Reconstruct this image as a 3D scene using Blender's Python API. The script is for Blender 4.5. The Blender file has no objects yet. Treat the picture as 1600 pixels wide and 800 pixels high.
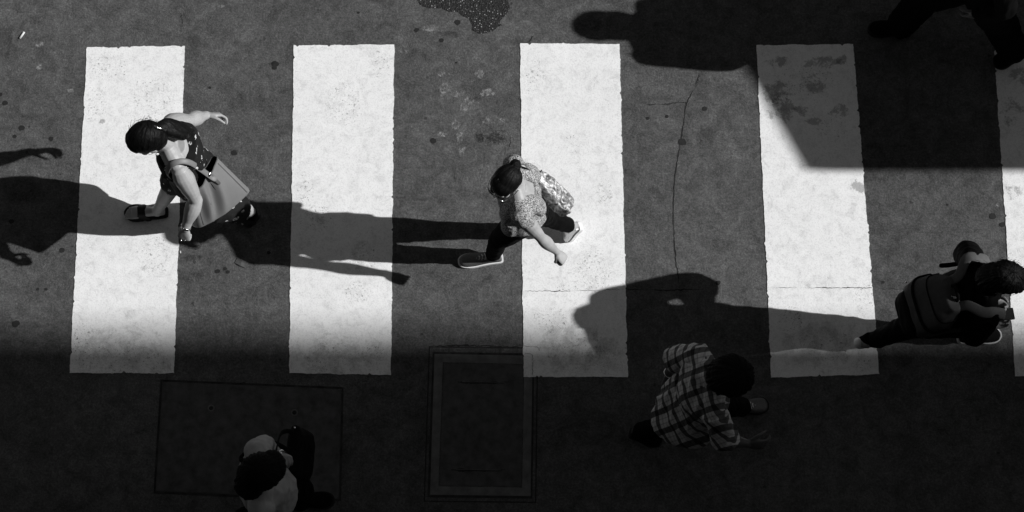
import bpy, bmesh, math, random
import numpy as np
from mathutils import Vector, Matrix, Quaternion, noise as mnoise

random.seed(7)
sc = bpy.context.scene
COL = sc.collection
R = math.radians
V = Vector

# ------------------------------------------------------------------ camera
F, H, TH = 2800.0, 11.0, R(14.2)      # focal length in photo pixels, camera height, tilt from straight down


def W(px, py, z=0.0):
    """world point at height z that the photo shows at pixel (px, py)"""
    x = (px - 800) / F
    y = -(py - 400) / F
    yw = y * math.cos(TH) + math.sin(TH)
    zw = y * math.sin(TH) - math.cos(TH)
    t = (z - H) / zw
    return V((x * t, yw * t, z))


def G(px, py, z=0.0):
    """point at height z above the ground point shown at (px, py)"""
    p = W(px, py, 0)
    return V((p.x, p.y, z))


cam = bpy.data.cameras.new('camera')
cam.sensor_width = 36.0
cam.lens = F / 1600 * 36.0
cam.clip_end = 2000
camo = bpy.data.objects.new('camera', cam)
camo.location = (0, 0, H)
camo.rotation_euler = (TH, 0, 0)
COL.objects.link(camo)
sc.camera = camo

# ------------------------------------------------------------------ light
SUN_EL = R(35.5)
SUN_AZ = R(2.8)
sl = bpy.data.lights.new('sun', 'SUN')
sl.energy = 5.0
sl.angle = R(0.53)
sl.color = (1, 1, 1)
so = bpy.data.objects.new('sun', sl)
so.location = (20, 0, 20)
so.rotation_euler = V((-math.cos(SUN_EL) * math.cos(SUN_AZ), math.cos(SUN_EL) * math.sin(SUN_AZ), -math.sin(SUN_EL))).to_track_quat('-Z', 'Y').to_euler()
COL.objects.link(so)

wd = bpy.data.worlds.new('World')
sc.world = wd
wd.use_nodes = True
wn = wd.node_tree
bg = wn.nodes['Background']
sky = wn.nodes.new('ShaderNodeTexSky')
sky.sky_type = 'NISHITA'
sky.sun_disc = False
sky.sun_elevation = SUN_EL
sky.sun_rotation = R(90) + SUN_AZ
bw = wn.nodes.new('ShaderNodeRGBToBW')
wn.links.new(sky.outputs[0], bw.inputs[0])
wn.links.new(bw.outputs[0], bg.inputs[0])
bg.inputs[1].default_value = 0.05

sc.view_settings.view_transform = 'Standard'
sc.view_settings.look = 'None'
sc.view_settings.exposure = 0.0
sc.view_settings.gamma = 1.0
sc.cycles.use_denoising = True
sc.cycles.max_bounces = 6
sc.cycles.transparent_max_bounces = 48


# ------------------------------------------------------------------ materials
class NT:
    def __init__(self, name):
        self.m = bpy.data.materials.new(name)
        self.m.use_nodes = True
        self.t = self.m.node_tree
        self.b = self.t.nodes['Principled BSDF']
        self.out = self.t.nodes['Material Output']
        self._tc = None

    def n(self, kind, **kw):
        nd = self.t.nodes.new('ShaderNode' + kind)
        for k, v in kw.items():
            setattr(nd, k, v)
        return nd

    def l(self, a, b):
        self.t.links.new(a, b)

    def coord(self):
        if self._tc is None:
            self._tc = self.n('TexCoord')
        return self._tc.outputs['Object']

    def attr(self, name, out='Fac'):
        a = self.n('Attribute')
        a.attribute_name = name
        return a.outputs[out]

    def noise(self, scale, detail=4, rough=.6, vec=None, dist=0.0):
        a = self.n('TexNoise')
        a.inputs['Scale'].default_value = scale
        a.inputs['Detail'].default_value = detail
        a.inputs['Roughness'].default_value = rough
        a.inputs['Distortion'].default_value = dist
        self.l(vec if vec is not None else self.coord(), a.inputs['Vector'])
        return a.outputs['Fac']

    def voronoi(self, scale, vec=None, feature='F1', out='Distance', rnd=1.0):
        a = self.n('TexVoronoi', feature=feature)
        a.inputs['Scale'].default_value = scale
        a.inputs['Randomness'].default_value = rnd
        self.l(vec if vec is not None else self.coord(), a.inputs['Vector'])
        return a.outputs[out]

    def math(self, op, a, b=0.0, clamp=False):
        m = self.n('Math', operation=op)
        m.use_clamp = clamp
        for i, v in enumerate((a, b)):
            if isinstance(v, (int, float)):
                m.inputs[i].default_value = v
            else:
                self.l(v, m.inputs[i])
        return m.outputs[0]

    def ramp(self, fac, stops, smooth=False):
        r = self.n('ValToRGB')
        el = r.color_ramp.elements
        if smooth:
            r.color_ramp.interpolation = 'EASE'
        while len(el) < len(stops):
            el.new(0.5)
        for e, (p, c) in zip(el, stops):
            e.position = p
            e.color = (c, c, c, 1)
        self.l(fac, r.inputs[0])
        return r.outputs[0]

    def maprange(self, fac, a, b, c=0.0, d=1.0):
        m = self.n('MapRange')
        m.inputs[1].default_value = a
        m.inputs[2].default_value = b
        m.inputs[3].default_value = c
        m.inputs[4].default_value = d
        self.l(fac, m.inputs[0])
        return m.outputs[0]

    def mix(self, fac, a, b):
        m = self.n('Mix', data_type='RGBA')
        for i, v in ((0, fac), (6, a), (7, b)):
            if isinstance(v, (int, float)):
                m.inputs[i].default_value = v if i == 0 else (v, v, v, 1)
            else:
                self.l(v, m.inputs[i])
        return m.outputs[2]

    def color(self, c):
        if isinstance(c, (int, float)):
            self.b.inputs['Base Color'].default_value = (c, c, c, 1)
        else:
            self.l(c, self.b.inputs['Base Color'])

    def bump(self, h, strength=.3, dist=.002):
        b = self.n('Bump')
        b.inputs['Strength'].default_value = strength
        b.inputs['Distance'].default_value = dist
        self.l(h, b.inputs['Height'])
        self.l(b.outputs[0], self.b.inputs['Normal'])

    def set(self, rough=.6, spec=.5, metal=0.0):
        self.b.inputs['Roughness'].default_value = rough
        self.b.inputs['Specular IOR Level'].default_value = spec
        self.b.inputs['Metallic'].default_value = metal


def plain(name, c, rough=.6, spec=.4, metal=0, var=.25, scale=40, bscale=300, bstr=.25, bdist=.001):
    t = NT(name)
    n = t.noise(scale, 5)
    t.color(t.ramp(n, [(.25, c * (1 - var)), (.75, c * (1 + var))]))
    t.set(rough, spec, metal)
    t.bump(t.noise(bscale, 3), bstr, bdist)
    return t.m


def m_asphalt():
    t = NT('asphalt')
    big = t.noise(1.1, 5, .62)
    mid = t.noise(8, 6, .72, dist=.8)
    fine = t.noise(75, 4, .75)
    grit = t.noise(260, 3, .7)
    base = t.ramp(big, [(.3, .082), (.7, .106)])
    midc = t.math('MULTIPLY', t.ramp(mid, [(.28, .60), (.5, 1.0), (.74, 1.42)]), t.ramp(t.noise(26, 5, .7, dist=.5), [(.3, .78), (.5, 1.0), (.72, 1.26)]))
    midc = t.math('MULTIPLY', midc, t.ramp(t.noise(.45, 3, .6), [(.35, .88), (.65, 1.12)]))
    finec = t.ramp(fine, [(.28, .58), (.5, 1.0), (.74, 1.6)])
    gritc = t.ramp(grit, [(.25, .6), (.5, 1.0), (.78, 1.55)])
    c = t.math('MULTIPLY', base, midc)
    c = t.math('MULTIPLY', c, finec)
    c = t.math('MULTIPLY', c, gritc)
    # a few pale stone chips
    ch = t.voronoi(60, out='Color')
    sep = t.n('SeparateColor')
    t.l(ch, sep.inputs[0])
    chd = t.math('ADD', t.voronoi(60), t.math('MULTIPLY', grit, .2))
    pick = t.math('MULTIPLY', t.math('GREATER_THAN', sep.outputs[0], .975), t.math('LESS_THAN', chd, .27))
    c = t.mix(t.math('MULTIPLY', pick, .6), c, .16)
    # scattered dark flecks
    fd = t.voronoi(9, out='Color')
    s2 = t.n('SeparateColor')
    t.l(fd, s2.inputs[0])
    fdd = t.voronoi(9)
    pk = t.math('MULTIPLY', t.math('GREATER_THAN', s2.outputs[0], .90), t.math('LESS_THAN', t.math('ADD', fdd, t.math('MULTIPLY', t.noise(60, 2), .16)), .17))
    c = t.mix(t.math('MULTIPLY', pk, .6), c, .022)
    t.color(c)
    t.set(1.0, .02)
    hh = t.math('ADD', fine, t.math('MULTIPLY', grit, .8))
    t.bump(hh, 1.0, .006)
    return t.m


def m_paint(seed):
    t = NT('road_paint')
    off = t.n('VectorMath', operation='ADD')
    off.inputs[1].default_value = (seed * 3.1, seed * 7.7, 0)
    t.l(t.coord(), off.inputs[0])
    v = off.outputs[0]
    big = t.noise(2.2, 4, .6, v)
    mid = t.noise(13, 7, .75, v, .6)
    col = t.math('MULTIPLY', t.ramp(big, [(.3, .90), (.7, .98)]), t.ramp(mid, [(.26, .66), (.48, .90), (.75, .96)]))
    fine = t.noise(120, 4, .75, v)
    col = t.math('MULTIPLY', col, t.ramp(fine, [(.27, .68), (.5, .95), (.7, 1.0)]))
    # worn pits: speckles clustered by a larger noise
    clus = t.ramp(t.noise(3.0, 5, .75, v), [(.40, 0.0), (.70, 1.0)])
    pits = t.noise(85, 6, .78, v)
    thr = t.math('SUBTRACT', .722, t.math('MULTIPLY', clus, .115))
    pit = t.math('MULTIPLY', t.math('SUBTRACT', pits, thr), 20.0, clamp=True)
    col = t.mix(t.math('MULTIPLY', pit, .85), col, .09)
    # faint scuffs and thinned film
    scm = t.ramp(t.noise(6, 8, .78, v, 1.4), [(.57, 0.0), (.68, .42)])
    col = t.mix(scm, col, .40)
    t.color(col)
    t.set(.8, .2)
    t.bump(t.math('SUBTRACT', t.math('ADD', fine, t.math('MULTIPLY', mid, .6)), pit), .45, .003)
    return t.m


def m_decal(name, col, lo, hi, scale, amount=1.0, detail=6, rough=.7):
    """a stain: noise-eaten sheet that thins out towards its rim (attribute fade)"""
    t = NT(name)
    n = t.noise(scale, detail, rough, dist=.4)
    n = t.math('ADD', n, t.math('MULTIPLY', t.math('SUBTRACT', t.noise(scale * 6, 3, .7), .5), .28))
    fade = t.attr('fade')
    m = t.math('ADD', n, t.math('MULTIPLY', t.math('SUBTRACT', t.math('MINIMUM', fade, .6), .5), .5))
    mask = t.math('MULTIPLY', t.maprange(m, lo, hi), amount, clamp=True)
    n2 = t.noise(200, 3)
    t.color(t.ramp(n2, [(.3, col * .7), (.7, col * 1.25)]))
    t.set(.85, .2)
    tr = t.n('BsdfTransparent')
    mx = t.n('MixShader')
    t.l(mask, mx.inputs[0])
    t.l(tr.outputs[0], mx.inputs[1])
    t.l(t.b.outputs[0], mx.inputs[2])
    t.l(mx.outputs[0], t.out.inputs[0])
    return t.m


def m_patch():
    t = NT('open_asphalt')
    d = t.voronoi(95)
    c = t.voronoi(95, out='Color')
    s = t.n('SeparateColor')
    t.l(c, s.inputs[0])
    stone = t.ramp(s.outputs[0], [(0, .018), (.55, .03), (.8, .07), (.95, .30)])
    c2 = t.mix(t.math('GREATER_THAN', d, .38), stone, .012)
    t.color(c2)
    t.set(.8, .4)
    t.bump(t.math('SUBTRACT', 1.0, d), .8, .006)
    return t.m


M = {}
M['asphalt'] = m_asphalt()
M['patch'] = m_patch()
M['crack'] = plain('crack_dirt', .024, .95, .1)
M['gum'] = plain('trodden_gum', .016, .8, .3)
M['dust'] = m_decal('pale_dust', .28, .48, .66, 34, .85, 6, .75)
M['dark'] = m_decal('oil_grime', .022, .46, .66, 26, .45)
M['scrape'] = m_decal('scraped_asphalt', .03, .50, .58, 90, .7)
M['peel'] = m_decal('worn_paint_film', .27, .46, .56, 12, .38, 8, .72)
M['speck'] = m_decal('ground_in_dirt', .11, .63, .69, 75, .85, 6, .8)
M['smear'] = m_decal('grey_smear', .38, .46, .74, 12, .36, 7, .7)
M['iron'] = plain('cast_iron', .075, .8, .1, 0, .45, 14, 160, .6, .003)
M['ironframe'] = plain('steel_frame', .12, .7, .2, 0, .4, 14, 160, .4, .002)
M['groove'] = plain('grit_groove', .038, .95, .05, 0, .6, 20)


def m_skin(name, c):
    t = NT(name)
    n = t.noise(18, 4)
    t.color(t.ramp(n, [(.3, c * .88), (.7, c * 1.1)]))
    t.set(.5, .4)
    t.b.inputs['Subsurface Weight'].default_value = .08
    t.b.inputs['Subsurface Radius'].default_value = (.006, .006, .006)
    t.bump(t.noise(500, 2), .15, .0006)
    return t.m


def m_hair(c=.003, rough=.48):
    t = NT('hair')
    v = t.attr('strand', 'Vector')
    n = t.noise(6, 5, .7, v)
    n2 = t.noise(22, 3, .6, v)
    t.color(t.ramp(n, [(.3, c * .5), (.7, c * 1.8)]))
    t.l(t.ramp(n2, [(.3, rough - .1), (.7, rough + .16)]), t.b.inputs['Roughness'])
    t.b.inputs['Specular IOR Level'].default_value = .14
    t.bump(t.math('ADD', n, t.math('MULTIPLY', n2, .6)), .6, .005)
    return t.m


def m_tweed():
    t = NT('tweed')
    a = t.noise(230, 4, .75)
    b = t.voronoi(300, out='Color')
    s = t.n('SeparateColor')
    t.l(b, s.inputs[0])
    f = t.math('ADD', t.math('MULTIPLY', a, .7), t.math('MULTIPLY', s.outputs[0], .45))
    t.color(t.ramp(f, [(.38, .02), (.5, .12), (.62, .27), (.78, .62)]))
    t.set(.9, .15)
    t.bump(f, .6, .003)
    return t.m


def m_print():
    """black cloth with small scattered white paisley sprigs"""
    t = NT('printed_cotton')
    mp = t.n('Mapping')
    mp.inputs['Scale'].default_value = (1, .75, .75)
    mp.inputs['Rotation'].default_value = (.3, .5, .9)
    t.l(t.coord(), mp.inputs[0])
    wob = t.noise(40, 2)
    ad = t.n('VectorMath', operation='ADD')
    t.l(mp.outputs[0], ad.inputs[0])
    sc2 = t.n('VectorMath', operation='SCALE')
    nn = t.n('TexNoise')
    nn.inputs['Scale'].default_value = 45
    t.l(t.coord(), nn.inputs['Vector'])
    t.l(nn.outputs['Color'], sc2.inputs[0])
    sc2.inputs['Scale'].default_value = .022
    t.l(sc2.outputs[0], ad.inputs[1])
    d = t.voronoi(27, ad.outputs[0])
    cc = t.voronoi(27, ad.outputs[0], out='Color')
    s = t.n('SeparateColor')
    t.l(cc, s.inputs[0])
    ring = t.math('MULTIPLY', t.math('LESS_THAN', d, .30), t.math('GREATER_THAN', d, .13))
    pick = t.math('MULTIPLY', ring, t.math('GREATER_THAN', s.outputs[0], .32))
    brk = t.math('GREATER_THAN', t.noise(70, 2), .46)
    t.color(t.mix(t.math('MULTIPLY', pick, brk), .008, .55))
    t.set(.85, .2)
    t.bump(t.noise(350, 2), .2, .001)
    return t.m


def m_plaid():
    t = NT('plaid_cotton')
    v = t.attr('strand', 'Vector')
    sp = t.n('SeparateXYZ')
    t.l(v, sp.inputs[0])

    def bands(x, period, wide, thin):
        fr = t.math('FRACT', t.math('DIVIDE', x, period))
        b1 = t.math('LESS_THAN', t.math('ABSOLUTE', t.math('SUBTRACT', fr, .5)), wide)
        b2 = t.math('LESS_THAN', t.math('ABSOLUTE', t.math('SUBTRACT', fr, .12)), thin)
        b3 = t.math('LESS_THAN', t.math('ABSOLUTE', t.math('SUBTRACT', fr, .86)), thin)
        return t.math('ADD', t.math('MULTIPLY', b1, .75), t.math('MULTIPLY', t.math('ADD', b2, b3), .3), clamp=True)
    bx = bands(sp.outputs[0], .108, .15, .03)
    by = bands(sp.outputs[1], .115, .15, .03)
    k = t.math('MULTIPLY', t.math('SUBTRACT', 1.0, t.math('MULTIPLY', bx, 1.1, clamp=True)), t.math('SUBTRACT', 1.0, t.math('MULTIPLY', by, 1.1, clamp=True)))
    n = t.noise(60, 3)
    c = t.math('MULTIPLY', k, t.ramp(n, [(.3, .42), (.7, .58)]))
    t.color(t.math('ADD', c, .01))
    t.set(.85, .2)
    t.bump(t.noise(300, 2), .25, .001)
    return t.m


def m_foil():
    t = NT('crinkled_metallic_leather')
    n = t.noise(24, 5, .65, dist=1.2)
    n2 = t.noise(60, 3, .6)
    t.color(t.ramp(n, [(.36, .04), (.5, .34), (.66, .75)]))
    t.set(.5, .5, .6)
    t.bump(t.math('ADD', n, t.math('MULTIPLY', n2, .3)), .9, .010)
    return t.m


M['skin_fair'] = m_skin('skin_fair', .34)
M['skin_mid'] = m_skin('skin_mid', .32)
M['skin_tan'] = m_skin('skin_tan', .20)
M['skin_dark'] = m_skin('skin_dark', .06)
M['hair'] = m_hair()
M['hair_matt'] = m_hair(.003, .75)
M['print'] = m_print()
M['tweed'] = m_tweed()
M['plaid'] = m_plaid()
M['foil'] = m_foil()
M['tote'] = plain('grained_leather', .155, .5, .4, 0, .08, 12, 420, .35, .0012)
M['toteedge'] = plain('leather_edge', .075, .6, .4)
M['lining'] = plain('dark_lining', .006, .9, .1)
M['blackcloth'] = plain('black_cloth', .0035, .85, .05, 0, .3, 30, 260, .35, .0015)
M['darkcloth'] = plain('charcoal_cloth', .005, .85, .05, 0, .3, 30, 260, .35, .0015)
M['lightcloth'] = plain('pale_cotton', .33, .85, .2, 0, .12, 20, 300, .3, .0015)
M['packgrey'] = plain('grey_canvas', .052, .8, .25, 0, .15, 40, 380, .5, .0015)
M['packstrap'] = plain('strap_webbing', .085, .8, .25, 0, .15, 40, 500, .5, .0015)
M['packblack'] = plain('black_canvas', .006, .8, .05, 0, .2, 40, 380, .4, .0015)
M['rubberwhite'] = plain('white_rubber', .70, .6, .4, 0, .08)
M['rubberblack'] = plain('black_rubber', .010, .7, .3)
M['silver'] = plain('silver_leather', .55, .28, .6, .8, .25, 40, 200, .5, .003)
M['greyshoe'] = plain('glitter_canvas', .10, .5, .6, .3, .6, 260, 260, .6, .002)
M['lace'] = plain('shoe_lace', .65, .8, .3)
M['metal'] = plain('polished_metal', .75, .2, .6, 1.0, .1)
M['blackplastic'] = plain('black_plastic', .008, .3, .5)
M['glass'] = plain('spectacle_lens', .02, .08, .8)
M['eyewhite'] = plain('eye_white', .55, .3, .5)
M['pupil'] = plain('eye_iris', .01, .2, .5)
M['lip'] = plain('lips', .16, .5, .4)
M['paper'] = plain('paper_scrap', .16, .9, .2)
M['papwhite'] = plain('cigarette_paper', .6, .9, .2)
M['stone'] = plain('rendered_masonry', .30, .9, .2, 0, .15, 2, 60, .3, .01)
M['roofm'] = plain('roof_felt', .10, .9, .2, 0, .2, 3, 60, .3, .01)
M['winglass'] = plain('window_glass', .03, .1, .6)


# ------------------------------------------------------------------ objects
def link(name, me, mat, parent=None, origin=None):
    o = bpy.data.objects.new(name, me)
    COL.objects.link(o)
    for m in (mat if isinstance(mat, (list, tuple)) else [mat]):
        me.materials.append(m)
    if parent is not None:
        o.parent = parent
    return o


def empty(name, loc, label, cat, group=None):
    o = bpy.data.objects.new(name, None)
    o.empty_display_size = .2
    COL.objects.link(o)
    o.location = loc
    o['label'] = label
    o['category'] = cat
    if group:
        o['group'] = group
    return o


def root_of(o):
    """world offset of an object (parents only translate)"""
    p = V((0, 0, 0))
    while o is not None:
        p += o.location
        o = o.parent
    return p


def to_mesh(name, bm, parent=None, smooth=True):
    if parent is not None:
        off = root_of(parent)
        for v in bm.verts:
            v.co -= off
    me = bpy.data.meshes.new(name)
    bm.normal_update()
    bm.to_mesh(me)
    bm.free()
    if smooth:
        me.polygons.foreach_set('use_smooth', [True] * len(me.polygons))
    return me


def put(name, bm, mat, parent=None, smooth=True, label=None):
    bmesh.ops.recalc_face_normals(bm, faces=bm.faces)
    o = link(name, to_mesh(name, bm, parent, smooth), mat, parent)
    if label:
        o['label'] = label
    return o


def smooth_mesh(me, iters, fac=.5):
    n = len(me.vertices)
    co = np.empty(n * 3)
    me.vertices.foreach_get('co', co)
    co = co.reshape(-1, 3)
    ne = len(me.edges)
    ed = np.empty(ne * 2, dtype=np.int64)
    me.edges.foreach_get('vertices', ed)
    ed = ed.reshape(-1, 2)
    deg = np.bincount(ed.ravel(), minlength=n).astype(float)
    deg[deg == 0] = 1
    for _ in range(iters):
        for f in (fac, -fac * .96):                  # Taubin: no shrinking
            acc = np.zeros_like(co)
            for k in range(3):
                acc[:, k] = np.bincount(ed[:, 0], co[ed[:, 1], k], n) + np.bincount(ed[:, 1], co[ed[:, 0], k], n)
            co += f * (acc / deg[:, None] - co)
    me.vertices.foreach_set('co', co.ravel())
    me.update()


def fuse(name, bm, voxel, mat, parent, smooth=8, wrinkle=None, strand=None, label=None):
    """one continuous skin round overlapping solids"""
    bmesh.ops.triangulate(bm, faces=bm.faces)
    me = to_mesh(name + '_raw', bm, parent)
    tmp = bpy.data.objects.new('tmp', me)
    COL.objects.link(tmp)
    md = tmp.modifiers.new('r', 'REMESH')
    md.mode = 'VOXEL'
    md.voxel_size = voxel
    md.use_smooth_shade = True
    dg = bpy.context.evaluated_depsgraph_get()
    me2 = bpy.data.meshes.new_from_object(tmp.evaluated_get(dg))
    bpy.data.objects.remove(tmp)
    bpy.data.meshes.remove(me)
    me2.name = name
    smooth_mesh(me2, smooth)
    off = root_of(parent) if parent is not None else V((0, 0, 0))
    if wrinkle:
        n = len(me2.vertices)
        co = np.empty(n * 3)
        me2.vertices.foreach_get('co', co)
        no = np.array([tuple(x.vector) for x in me2.vertex_normals])
        co = co.reshape(-1, 3)
        d = np.array([wrinkle(V(c)) for c in co])
        co += no * d[:, None]
        me2.vertices.foreach_set('co', co.ravel())
        me2.update()
    if strand:
        at = me2.attributes.new('strand', 'FLOAT_VECTOR', 'POINT')
        at.data.foreach_set('vector', np.array([tuple(strand(v.co + off)) for v in me2.vertices]).ravel())
    me2.polygons.foreach_set('use_smooth', [True] * len(me2.polygons))
    o = link(name, me2, mat, parent)
    if label:
        o['label'] = label
    return o


def folds(amp, scale, axis=V((0, 0, 1)), stretch=.35, seed=0):
    """cloth creases: ridged noise, drawn out along an axis"""
    ax = axis.normalized()
    s = V((seed * 5.3, seed * 2.1, seed * 9.7))

    def f(c):
        a = c.dot(ax)
        q = (c - ax * a) + ax * a * stretch
        n = mnoise.noise(q * scale + s)
        n2 = mnoise.noise(q * scale * 2.3 + s * 1.7)
        return amp * ((1 - abs(n) * 2) * .6 + n2 * .5 - .2)
    return f


def catmull(P, sub):
    """P: list of numpy rows; returns resampled rows"""
    P = [np.array(p, dtype=float) for p in P]
    out = []
    n = len(P)
    for i in range(n - 1):
        p0 = P[max(i - 1, 0)]
        p1, p2 = P[i], P[i + 1]
        p3 = P[min(i + 2, n - 1)]
        for k in range(sub):
            t = k / sub
            out.append(.5 * ((2 * p1) + (-p0 + p2) * t + (2 * p0 - 5 * p1 + 4 * p2 - p3) * t * t + (-p0 + 3 * p1 - 3 * p2 + p3) * t ** 3))
    out.append(P[-1])
    return out


def skin_rings(bm, rings, close=True):
    vs = [[bm.verts.new(p) for p in r] for r in rings]
    n = len(vs[0])
    for a, b in zip(vs, vs[1:]):
        for i in range(n):
            bm.faces.new((a[i], a[(i + 1) % n], b[(i + 1) % n], b[i]))
    if close:
        bm.faces.new(list(reversed(vs[0])))
        bm.faces.new(vs[-1])
    return vs


def tube(bm, pts, rad, n=14, sub=5, cap=True, flat=1.0, flat_axis=None):
    rows = [list(p) + [r] for p, r in zip(pts, rad)]
    rs = catmull(rows, sub) if len(rows) > 2 or sub > 1 else [np.array(r) for r in rows]
    C = [V(r[:3]) for r in rs]
    Rr = [max(r[3], .0008) for r in rs]
    T = []
    for i in range(len(C)):
        a = C[max(i - 1, 0)]
        b = C[min(i + 1, len(C) - 1)]
        T.append((b - a).normalized() if (b - a).length > 1e-9 else V((0, 0, 1)))
    ref = flat_axis if flat_axis is not None else (V((1, 0, 0)) if abs(T[0].x) < .8 else V((0, 1, 0)))
    rings = []
    u = (ref - T[0] * ref.dot(T[0])).normalized()
    seq = [(C[i], Rr[i], T[i]) for i in range(len(C))]
    if cap:
        pre = [(C[0] - T[0] * Rr[0] * math.sin(a), Rr[0] * math.cos(a), T[0]) for a in (1.35, 1.0, .55)]
        post = [(C[-1] + T[-1] * Rr[-1] * math.sin(a), Rr[-1] * math.cos(a), T[-1]) for a in (.55, 1.0, 1.35)]
        seq = pre + seq + post
    for c, r, t in seq:
        u = (u - t * u.dot(t))
        u = u.normalized() if u.length > 1e-6 else t.orthogonal().normalized()
        w = t.cross(u)
        rings.append([c + (u * math.cos(2 * math.pi * k / n) + w * math.sin(2 * math.pi * k / n) * flat) * r for k in range(n)])
    skin_rings(bm, rings)


def loft(bm, secs, n=24, sub=4, power=2.0):
    """secs: (centre, half-axis a, half-axis b)"""
    rows = [list(c) + list(a) + list(b) for c, a, b in secs]
    rs = catmull(rows, sub)
    rings = []
    for r in rs:
        c, a, b = V(r[:3]), V(r[3:6]), V(r[6:9])
        ring = []
        for k in range(n):
            th = 2 * math.pi * k / n
            x, y = math.cos(th), math.sin(th)
            x = math.copysign(abs(x) ** (2 / power), x)
            y = math.copysign(abs(y) ** (2 / power), y)
            ring.append(c + a * x + b * y)
        rings.append(ring)
    skin_rings(bm, rings)


def ball(bm, c, ax, ay, az, seg=20, rin=12):
    """ellipsoid with half-axis vectors"""
    m = Matrix((ax, ay, az)).transposed().to_4x4()
    m.translation = c
    bmesh.ops.create_uvsphere(bm, u_segments=seg, v_segments=rin, radius=1.0, matrix=m)


def box(bm, c, sx, sy, sz, rot=0.0, bev=0.0):
    m = Matrix.Translation(c) @ Matrix.Rotation(rot, 4, 'Z') @ Matrix.Diagonal((sx, sy, sz, 1))
    r = bmesh.ops.create_cube(bm, size=1.0, matrix=m)
    if bev:
        es = list({e for v in r['verts'] for e in v.link_edges})
        bmesh.ops.bevel(bm, geom=es, offset=bev, segments=2, affect='EDGES')


def orth(d, ref):
    d = d.normalized()
    r = (ref - d * ref.dot(d)).normalized()
    return d, r


# ------------------------------------------------------------------ body pieces
class Frame:
    """local axes: f forward, u up, l left"""
    def __init__(self, o, f, u):
        self.o = o
        self.u = u.normalized()
        self.f = (f - self.u * f.dot(self.u)).normalized()
        self.l = self.u.cross(self.f)

    def p(self, f, l, u):
        return self.o + self.f * f + self.l * l + self.u * u


def add_head(bm, fr, s=1.0):
    def B(f, l, u, rf, rl, ru):
        ball(bm, fr.p(f * s, l * s, u * s), fr.f * rf * s, fr.l * rl * s, fr.u * ru * s)
    B(-.008, 0, .032, .096, .076, .088)       # cranium
    B(.030, 0, -.030, .062, .060, .078)       # face
    B(.040, 0, -.075, .048, .044, .042)       # jaw
    B(.074, 0, -.098, .020, .022, .016)       # chin
    B(.078, 0, .022, .018, .052, .012)        # brow
    for k in (-1, 1):
        B(.058, k * .042, -.030, .026, .022, .024)   # cheek
        B(-.004, k * .077, -.010, .018, .008, .032)  # ear
    tube(bm, [fr.p(.088 * s, 0, .014 * s), fr.p(.103 * s, 0, -.014 * s), fr.p(.112 * s, 0, -.034 * s)], [.008 * s, .009 * s, .0125 * s], 10, 3)
    B(.098, .011, -.038, .011, .008, .008)
    B(.098, -.011, -.038, .011, .008, .008)
    B(.086, 0, -.064, .012, .024, .007)       # lips
    B(.083, 0, -.075, .012, .020, .007)


def add_face_parts(fr, s, parent):
    for k in (-1, 1):
        b = bmesh.new()
        ball(b, fr.p(.081 * s, k * .031 * s, .002 * s), fr.f * .012 * s, fr.l * .014 * s, fr.u * .009 * s, 14, 8)
        o = put('eye', b, M['eyewhite'], parent)
        b = bmesh.new()
        ball(b, fr.p(.0915 * s, k * .031 * s, .0 * s), fr.f * .003 * s, fr.l * .006 * s, fr.u * .006 * s, 12, 8)
        put('iris', b, M['pupil'], o)
        b = bmesh.new()
        tube(b, [fr.p(.098 * s, k * .014 * s, .024 * s), fr.p(.094 * s, k * .034 * s, .029 * s), fr.p(.080 * s, k * .050 * s, .024 * s)], [.003, .004, .002], 8, 3)
        put('eyebrow', b, M['hair_matt'], parent)
    b = bmesh.new()
    ball(b, fr.p(.092 * s, 0, -.064 * s), fr.f * .008 * s, fr.l * .022 * s, fr.u * .0055 * s, 14, 8)
    ball(b, fr.p(.090 * s, 0, -.074 * s), fr.f * .007 * s, fr.l * .018 * s, fr.u * .0055 * s, 14, 8)
    put('mouth', b, M['lip'], parent)


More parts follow.
